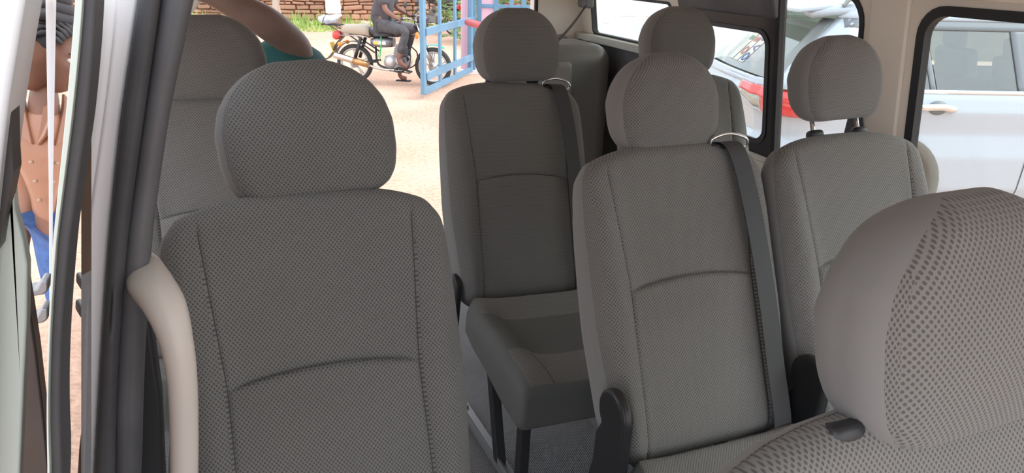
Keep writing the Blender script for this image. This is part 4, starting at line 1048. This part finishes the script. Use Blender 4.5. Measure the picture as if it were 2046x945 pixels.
teal = mat('teal_tshirt', (.025, .12, .12), .85, bump=.4, bscale=15)
slv = sh+(sh-elb).normalized()*.0
S = {'hm': (lo(hip+Vector((0, 0, -.02))), (.17, .15)), 'sp': (lo(spn), (.155, .15)), 'ch': (lo(chs), (.185, .15)), 'cl': (lo(chs.lerp(nek, .85)), .11), 'rs': (lo(Vector(atY(630, 98, 3.14))), .13), 'ls': (lo(lsh), .09), 'le': (lo(lsh+Vector((-.04, .05, -.16))), .075)}
skin_fig('shirt', S, [('hm', 'sp'), ('sp', 'ch'), ('ch', 'cl'), ('ch', 'rs'), ('ch', 'ls'), ('ls', 'le')], 'hm', teal, t)
T = {'w': ((0, 0, .98), (.165, .14))}; E3 = []
for s, n in ((-1, 'a'), (1, 'b')): T[n+'h'] = ((s*.10, 0, .88), .11); T[n+'k'] = ((s*.11, -.02, .50), .08); T[n+'a'] = ((s*.12, .03, .13), .065); E3 += [('w', n+'h'), (n+'h', n+'k'), (n+'k', n+'a')]
skin_fig('trousers', T, E3, 'w', jeanm, t)
for s in (-1, 1): b = B(); ellipsoid(b, (s*.125, -.05, .04), (.05, .14, .04)); obj('shoe', b, t, MT['blackmt'], True)
b = B(); ellipsoid(b, Vector(lo(hed))+Vector((0, .01, .03)), (.10, .10, .085)); obj('hair', b, t, MT['blackmt'], True)

# ------------------------------------------------------------------ parked white SUV beyond the right windows
paint = mat('pearl_white_paint', (.48, .525, .61), .22, coat=1.0); cladm = mat('grey_cladding', (.20, .20, .19), .6); lampr = mat('tail_lamp_red', (.70, .045, .05), .12, coat=1); lampc = mat('lamp_smoke', (.42, .40, .36), .15, coat=1)
cg = glass('car_glass', (.50, .55, .50), base=.22); 
suv = empty('white_suv', (4.556, 4.565, .12), -.320, 'pearl white SUV parked outside the right windows, red tail lamp and chrome door handle showing', 'car')
def ring_xy(w, xr, xf, s, rc):
    """outline point at arc position s measured from the rear centre toward the right side (y<0)"""
    s1 = w-rc; s2 = s1+rc*PI/2; s3 = s2+(xf-xr-rc*1.0)
    sg = 1 if s >= 0 else -1; s = abs(s)
    if s <= s1: x = xr; y = s
    elif s <= s2: a = (s-s1)/rc; x = xr+rc*(1-math.cos(a)); y = s1+rc*math.sin(a)
    else: x = xr+rc+(s-s2); y = w
    # slight plan taper and crown
    x += .06*(y/w)**2 if s <= s1 else (.06)
    return x, -sg*y
def body_w(z): return float(np.interp(z, [.22, .40, .62, .80, .95, 1.05, 1.10], [.86, .915, .925, .905, .925, .905, .875]))
def body_xr(z): return float(np.interp(z, [.22, .38, .60, .66, .74, .86, 1.00, 1.10], [-.86, -.93, -.94, -.90, -.84, -.86, -.90, -.86]))
def gh_w(z): return float(np.interp(z, [1.08, 1.5, 1.60], [.875, .68, .62]))
def gh_xr(z): return float(np.interp(z, [1.08, 1.55, 1.64], [-.86, -.40, -.36]))
def surf(s, z, off=0., gh=False):
    w = (gh_w(z) if gh else body_w(z))+off; xr = (gh_xr(z) if gh else body_xr(z))-off
    x, y = ring_xy(w, xr, 3.6, s, .30 if not gh else .16); return Vector((x, y, z))
def s_of_x(x, z, gh=False):  # arc position for a given x on the right side
    w = gh_w(z) if gh else body_w(z); xr = gh_xr(z) if gh else body_xr(z); rc = .30 if not gh else .16
    return w-rc+rc*PI/2+(x-.06-xr-rc)
def patch(name, S0, S1, Z0, Z1, off, m_, parent=suv, gh=False, ns=16, nz=8, th=.0, byx=False, smooth=True):
    """patch between s=S0(z)..S1(z) (functions or values) and z0(s-fraction)..z1"""
    b = B(); g = []
    f_ = lambda q, t: q(t) if callable(q) else q
    for i in range(nz+1):
        r_ = []
        for j in range(ns+1):
            u = j/ns; z = f_(Z0, u)+(f_(Z1, u)-f_(Z0, u))*i/nz; tz = i/nz
            a = f_(S0, tz); c = f_(S1, tz)
            if byx: a = s_of_x(a, z, gh); c = s_of_x(c, z, gh)
            r_.append(b.verts.new(surf(a+(c-a)*u, z, off, gh)))
        g.append(r_)
    for i in range(nz):
        for j in range(ns): b.faces.new((g[i][j], g[i][j+1], g[i+1][j+1], g[i+1][j]))
    o = obj(name, b, parent, m_, smooth)
    if th: md = o.modifiers.new('t', 'SOLIDIFY'); md.thickness = th; md.offset = 0
    return o
# painted lower body with wheel-arch openings
b = B(); ss = list(np.linspace(-2.2, -1.0, 8))+list(np.linspace(-.95, 1.0, 60))+list(np.linspace(1.02, 5.2, 190)); zs = np.linspace(.22, 1.10, 50); G = [[b.verts.new(surf(s, z)) for s in ss] for z in zs]
for i in range(len(zs)-1):
    for j in range(len(ss)-1):
        c = (G[i][j].co+G[i+1][j+1].co)/2
        if any((c.x-xw)**2+(c.z-.36)**2 < .42**2 and abs(c.y) > .6 for xw in (0, 2.69)): continue
        b.faces.new((G[i][j], G[i][j+1], G[i+1][j+1], G[i+1][j]))
for v in [v for v in b.verts if not v.link_faces]: b.verts.remove(v)
bodyo = obj('body_shell', b, suv, paint, True); md = bodyo.modifiers.new('t', 'SOLIDIFY'); md.thickness = .02; md.offset = -1
# left side + roof + underbody volume
b = B()
prism(b, [(-.6, .80, .25), (3.2, .80, .25), (3.2, .87, 1.05), (-.6, .87, 1.05)], (0, .03, 0)); prism(b, [(-.8, -.85, 1.02), (3.0, -.85, 1.02), (3.0, .85, 1.02), (-.8, .85, 1.02)], (0, 0, .02)); obj('inner_floor', b, suv, mat('car_interior', (.05, .05, .05), .8))
b = B(); RS = []
for x, w, z, h in ((-.52, .56, 1.575, .02), (-.40, .62, 1.60, .05), (0, .64, 1.63, .06), (.8, .64, 1.645, .06), (1.6, .62, 1.60, .05), (1.85, .58, 1.55, .03)):
    RS.append([b.verts.new((x, -w+2*w*k/16, z+h*(1-abs(2*k/16-1)**4))) for k in range(17)])
for a, c in zip(RS, RS[1:]):
    for k in range(16): b.faces.new((a[k], a[k+1], c[k+1], c[k]))
rf = obj('roof', b, suv, paint, True); md = rf.modifiers.new('t', 'SOLIDIFY'); md.thickness = .045; md.offset = -1
b = B(); tube(b, spline([(-.32, -.60, 1.62), (-.2, -.61, 1.685), (.5, -.62, 1.70), (1.2, -.61, 1.685), (1.4, -.59, 1.63)], 6), .016, 8); obj('roof_rail', b, suv, MT['steel'], True)
b = B(); box(b, (-.50, 0, 1.60), (.26, 1.16, .035), Matrix.Rotation(-.12, 3, 'Y')); sp = obj('spoiler', b, suv, paint); bevel(sp, .015, 4)
# wheels and arches
for xw in (0, 2.69):
    for sy in (-1, 1):
        if sy == 1 and xw > 1: continue
        b = B(); n = 48; pf = [(.23, .10), (.30, .11), (.345, .10), (.36, .06), (.362, 0), (.36, -.06), (.345, -.10), (.23, -.10)]
        R2 = [[b.verts.new((xw+r*math.cos(2*PI*k/n), sy*.79+y, .36+r*math.sin(2*PI*k/n))) for r, y in pf] for k in range(n)]
        for i in range(n):
            for k in range(7): b.faces.new((R2[i][k], R2[i][k+1], R2[(i+1) % n][k+1], R2[(i+1) % n][k]))
        ty = obj('tyre', b, suv, mat('car_tyre', (.10, .10, .098), .8), True)
        b = B(); cyl(b, (xw, sy*.80, .36), (xw, sy*.83, .36), .07, 20)
        for k in range(5):
            a = 2*PI*k/5; box(b, (xw+.14*math.cos(a), sy*.83, .36+.14*math.sin(a)), (.20, .03, .055), Matrix.Rotation(-a, 3, 'Y'))
        tube(b, [(xw+.235*math.cos(2*PI*k/40), sy*.83, .36+.235*math.sin(2*PI*k/40)) for k in range(40)], .018, 8, closed=True)
        obj('wheel_rim', b, ty, mot['alu'], True)
    b = B()
    P = [(xw+math.cos(math.radians(a))*.455*(1+.06*abs(math.sin(2*math.radians(a)))), -.915, .36+math.sin(math.radians(a))*.43*(1+.06*abs(math.sin(2*math.radians(a))))) for a in range(-18, 200, 8)]
    Q = [(xw+math.cos(math.radians(a))*.405, -.93, .36+math.sin(math.radians(a))*.405) for a in range(-18, 200, 8)]
    ro_, ri_, rd_ = [b.verts.new(Vector(p)-Vector((0, .012, 0))) for p in P], [b.verts.new(Vector(p)) for p in Q], [b.verts.new((p[0], -.62, p[2])) for p in Q]
    for k in range(len(P)-1): b.faces.new((ro_[k], ro_[k+1], ri_[k+1], ri_[k])); b.faces.new((ri_[k], ri_[k+1], rd_[k+1], rd_[k]))
    obj('arch_cladding', b, suv, cladm, True)
    b = B(); cyl(b, (xw, -.60, .36), (xw, .60, .36), .40, 32); obj('wheel_well', b, suv, MT['blackmt'], True)
# greenhouse: pillars, glazing
patch('rear_window', 0, lambda t: .64-.16*t, 1.12, 1.50, .0, cg, gh=True, ns=14)
patch('rear_window_side', 0, lambda t: -(.64-.16*t), 1.12, 1.50, .0, cg, gh=True, ns=14)
patch('rear_window_frame', lambda t: .64-.16*t, lambda t: .76-.18*t, 1.10, 1.53, .004, mat('grey_window_border', (.22, .23, .24), .3), gh=True, ns=6, th=.01)
patch('tailgate_top', -.76, .76, 1.06, 1.12, .006, paint, gh=False, ns=20, nz=3, th=.01)
patch('quarter_panel', lambda t: .74-.15*t, lambda t: 1.12-.10*t, 1.08, 1.56, .008, paint, gh=True, ns=10, th=.012)
blk = mat('car_black_trim', (.045, .05, .055), .35); gbp = mat('car_grey_pillar', (.20, .22, .25), .35)
patch('quarter_window', lambda t: -.10+.10*t, lambda t: .295-.06*t, 1.10, 1.49, .006, cg, gh=True, byx=True, ns=8)
patch('window_divider', lambda t: .295-.06*t, lambda t: .33-.06*t, 1.09, 1.50, .010, gbp, gh=True, byx=True, ns=3, th=.01)
patch('door_window', lambda t: .33-.06*t, lambda t: .93-.05*t, 1.10, 1.49, .004, cg, gh=True, byx=True, ns=14)
patch('door_pillar', lambda t: .93-.05*t, lambda t: 1.09-.05*t, 1.08, 1.52, .010, gbp, gh=True, byx=True, ns=4, th=.012)
patch('front_window', lambda t: 1.09-.05*t, lambda t: 1.85-.35*t, 1.10, 1.49, .004, cg, gh=True, byx=True, ns=12)
patch('window_frame', -.30, 1.9, 1.485, 1.56, .012, gbp, gh=True, byx=True, ns=24, nz=3, th=.012)
patch('roof_side', -.32, 1.9, 1.545, 1.635, .02, paint, gh=True, byx=True, ns=24, nz=3, th=.012)
patch('belt_moulding', -.20, 2.2, 1.075, 1.10, .016, MT['chrome'], gh=True, byx=True, ns=24, nz=2, th=.008)
# lamps, seams, handle
patch('tail_lamp', .40, 1.22, lambda u: 1.02-.03*u-.02*u, lambda u: 1.075-.0*u-.03*u*u, .022, lampr, ns=20, nz=4, th=.02)
patch('tail_lamp_corner', .70, 1.20, lambda u: .90, lambda u: 1.03-.01*u, .020, lampr, ns=12, nz=5, th=.02)
patch('reversing_lamp', .44, .72, lambda u: 1.00-.09*u, lambda u: 1.02, .020, lampc, ns=10, nz=4, th=.018)
patch('lamp_surround', lambda t: .42, .72, lambda u: .965-.09*u, lambda u: .99-.09*u, .018, paint, ns=10, nz=3, th=.012)
for nm, S0, S1 in (('tailgate_seam', .735, .741),): patch(nm, lambda t: .68+.055*t, lambda t: .686+.055*t, .62, .90, .003, MT['seam'], ns=1, nz=10)
patch('licence_recess', -.40, lambda t: .20+.10*(1-t), .80, .98, .006, mat('recess_white', (.55, .57, .62), .3), ns=10, nz=4, th=.006)
patch('door_seam', lambda t: .02, lambda t: .028, .74, 1.08, .003, MT['seam'], byx=True, ns=1, nz=10)
patch('front_door_seam', 1.06, 1.068, .35, 1.08, .003, MT['seam'], byx=True, ns=1, nz=16)
b = B(); yh = -body_w(.975)-.032
tube(b, spline([(.19, yh+.028, .985), (.22, yh+.006, .988), (.29, yh, .992), (.35, yh, .992), (.42, yh+.006, .978), (.44, yh+.028, .976)], 6), .020, 12, sx=1, sy=1.2); obj('door_handle', b, suv, MT['chrome'], True)
b = B(); ellipsoid(b, (.325, -body_w(.975)+.006, .98), (.075, .03, .05)); obj('handle_recess', b, suv, mat('recess_grey', (.17, .18, .20), .4), True)
# badges on the tailgate and stickers on the rear glass
b = B(); box(b, surf(.58, .68, .01), (.01, .10, .02)); obj('badge', b, suv, MT['chrome'])
for i, (col_, s0) in enumerate((((.06, .12, .35), .03), ((.45, .16, .16), -.09), ((.10, .32, .22), -.21))):
    bgp = patch('sticker_sheet', s0-.055, s0+.05, 1.16, 1.44, .004, mat('sticker_paper', (.62, .60, .55), .7), gh=True, ns=4)
    mtx = mat('sticker_ink', col_, .6)
    for k, ch in enumerate(('J', 'B', 'V', 'O') if i == 0 else (('E', 'E', 'O') if i == 1 else ('O', 'S'))):
        cu = D.curves.new('glyph', 'FONT'); cu.body = ch; cu.size = .105; cu.align_x = 'CENTER'; cu.align_y = 'CENTER'; cu.extrude = .001; cu.offset = .003
        tmp = D.objects.new('glyph', cu); cu.materials.append(mtx); COL.objects.link(tmp); gm_ = D.meshes.new_from_object(tmp, depsgraph=bpy.context.evaluated_depsgraph_get()); D.objects.remove(tmp); g_ = D.objects.new('sticker_letter', gm_); COL.objects.link(g_); g_.parent = bgp
        z = 1.41-k*.07*(1 if i == 0 else 1.25); p = surf(s0, z, .008, True); q_ = surf(s0, z+.05, .008, True); r_ = surf(s0+.05, z, .008, True)
        yv = (q_-p).normalized(); xv = (r_-p).normalized(); nv = xv.cross(yv)
        # letters lie sideways on the glass
        Rm = Matrix((yv, -xv, nv)).transposed().to_4x4() if False else Matrix((-yv, xv, nv)).transposed().to_4x4()
        g_.matrix_local = Matrix.Translation(p) @ Rm
# bonnet, windscreen and nose
b = B(); RS = []
for x, w, z in ((2.05, .80, 1.13), (2.4, .84, 1.10), (3.0, .84, 1.04), (3.4, .80, .96), (3.62, .74, .84), (3.66, .74, .55), (3.60, .76, .30)):
    RS.append([b.verts.new((x-.10*abs(2*k/16-1)**2*(x > 3.3), -w+2*w*k/16, z+.04*(1-abs(2*k/16-1)**3)*(z > .8))) for k in range(17)])
for a, c in zip(RS, RS[1:]):
    for k in range(16): b.faces.new((a[k], a[k+1], c[k+1], c[k]))
hoo = obj('bonnet', b, suv, paint, True); md = hoo.modifiers.new('t', 'SOLIDIFY'); md.thickness = .02
b = B(); v_ = [b.verts.new(p) for p in ((2.25, -.76, 1.12), (2.25, .76, 1.12), (1.84, .58, 1.58), (1.84, -.58, 1.58))]; b.faces.new(v_); obj('windscreen', b, suv, cg)
b = B()
for s in (-1, 1): tube(b, [(2.35, s*.80, 1.10), (1.84, s*.60, 1.60)], .03, 8)
tube(b, [(1.84, -.60, 1.60), (1.84, .60, 1.60)], .025, 8); obj('windscreen_frame', b, suv, paint, True)
b = B(); prism(b, [(-.6, .875, 1.09), (2.2, .875, 1.09), (1.85, .62, 1.55), (-.3, .62, 1.55)], (0, -.01, 0)); obj('far_side_window', b, suv, cg)
# car seats inside, seen through the glass
lg = mat('car_seat_grey', (.35, .35, .33), .8)
for (x, y) in ((.35, -.38), (.35, .38), (1.25, -.38), (1.25, .38)):
    b = B(); box(b, (x, y, 1.10), (.12, .46, .34), Matrix.Rotation(-.2, 3, 'Y')); so_ = obj('car_seat', b, suv, lg); bevel(so_, .04, 4)
    b = B(); box(b, (x-.06, y, 1.34), (.09, .24, .14), Matrix.Rotation(-.2, 3, 'Y')); h_ = obj('headrest', b, so_, lg); bevel(h_, .03, 4)

# white minibus further back, seen through the quarter window
wb = empty('white_minibus', (5.6, 7.9, 0), math.radians(-6), 'plain white minibus filling the rear quarter window, raised rail along its side', 'minibus')
b = B(); RS = []
for x in np.linspace(-2.0, 2.4, 23):
    e = 1-.10*max(0, (abs(x-.2)-1.9)/.3)
    sec = [(-.80, .35), (-.88, .6), (-.89, 1.0), (-.86, 1.18), (-.80, 1.55), (-.74, 1.85), (-.55, 2.0), (0, 2.06), (.55, 2.0), (.74, 1.85), (.86, 1.18), (.88, .6), (.80, .35)]
    RS.append([b.verts.new((x, y*e, z)) for y, z in sec])
for a, c in zip(RS, RS[1:]):
    for k in range(13): b.faces.new((a[k], a[(k+1) % 13], c[(k+1) % 13], c[k]))
b.faces.new(RS[0][::-1]); b.faces.new(RS[-1])
o = obj('body_shell', b, wb, MT['white'], True); bevel(o, .03, 3)
def wbp(px, py, yl=-.93):
    # point on the minibus's near side plane
    n_ = Vector((0, -1, 0)); Rz = Matrix.Rotation(math.radians(-6), 3, 'Z'); nw = Rz @ n_; p0_ = Vector((5.6, 7.9, 0))+Rz @ Vector((0, yl, 0)); d = Vector(ray(px, py))
    k = (p0_-Vector(CAM)).dot(nw)/d.dot(nw); P_ = Vector(CAM)+d*k; return Rz.inverted() @ (P_-Vector((5.6, 7.9, 0)))
zr = wbp(1250, 29).z
b = B(); box(b, (.3, -.92, zr), (3.6, .05, .045)); bevel(obj('side_rail', b, wb, MT['white']), .01)
for px in (1214, 1300, 1390):
    p = wbp(px, 33); b = B(); box(b, (p.x, -.90, zr-.05), (.07, .06, .085)); bevel(obj('rail_bracket', b, wb, MT['white']), .008)
for px in (-1.3, 1.5):
    b = B(); cyl(b, (px, -.86, .34), (px, -.66, .34), .34, 32); bevel(obj('tyre', b, wb, mot['tyre']), .02)
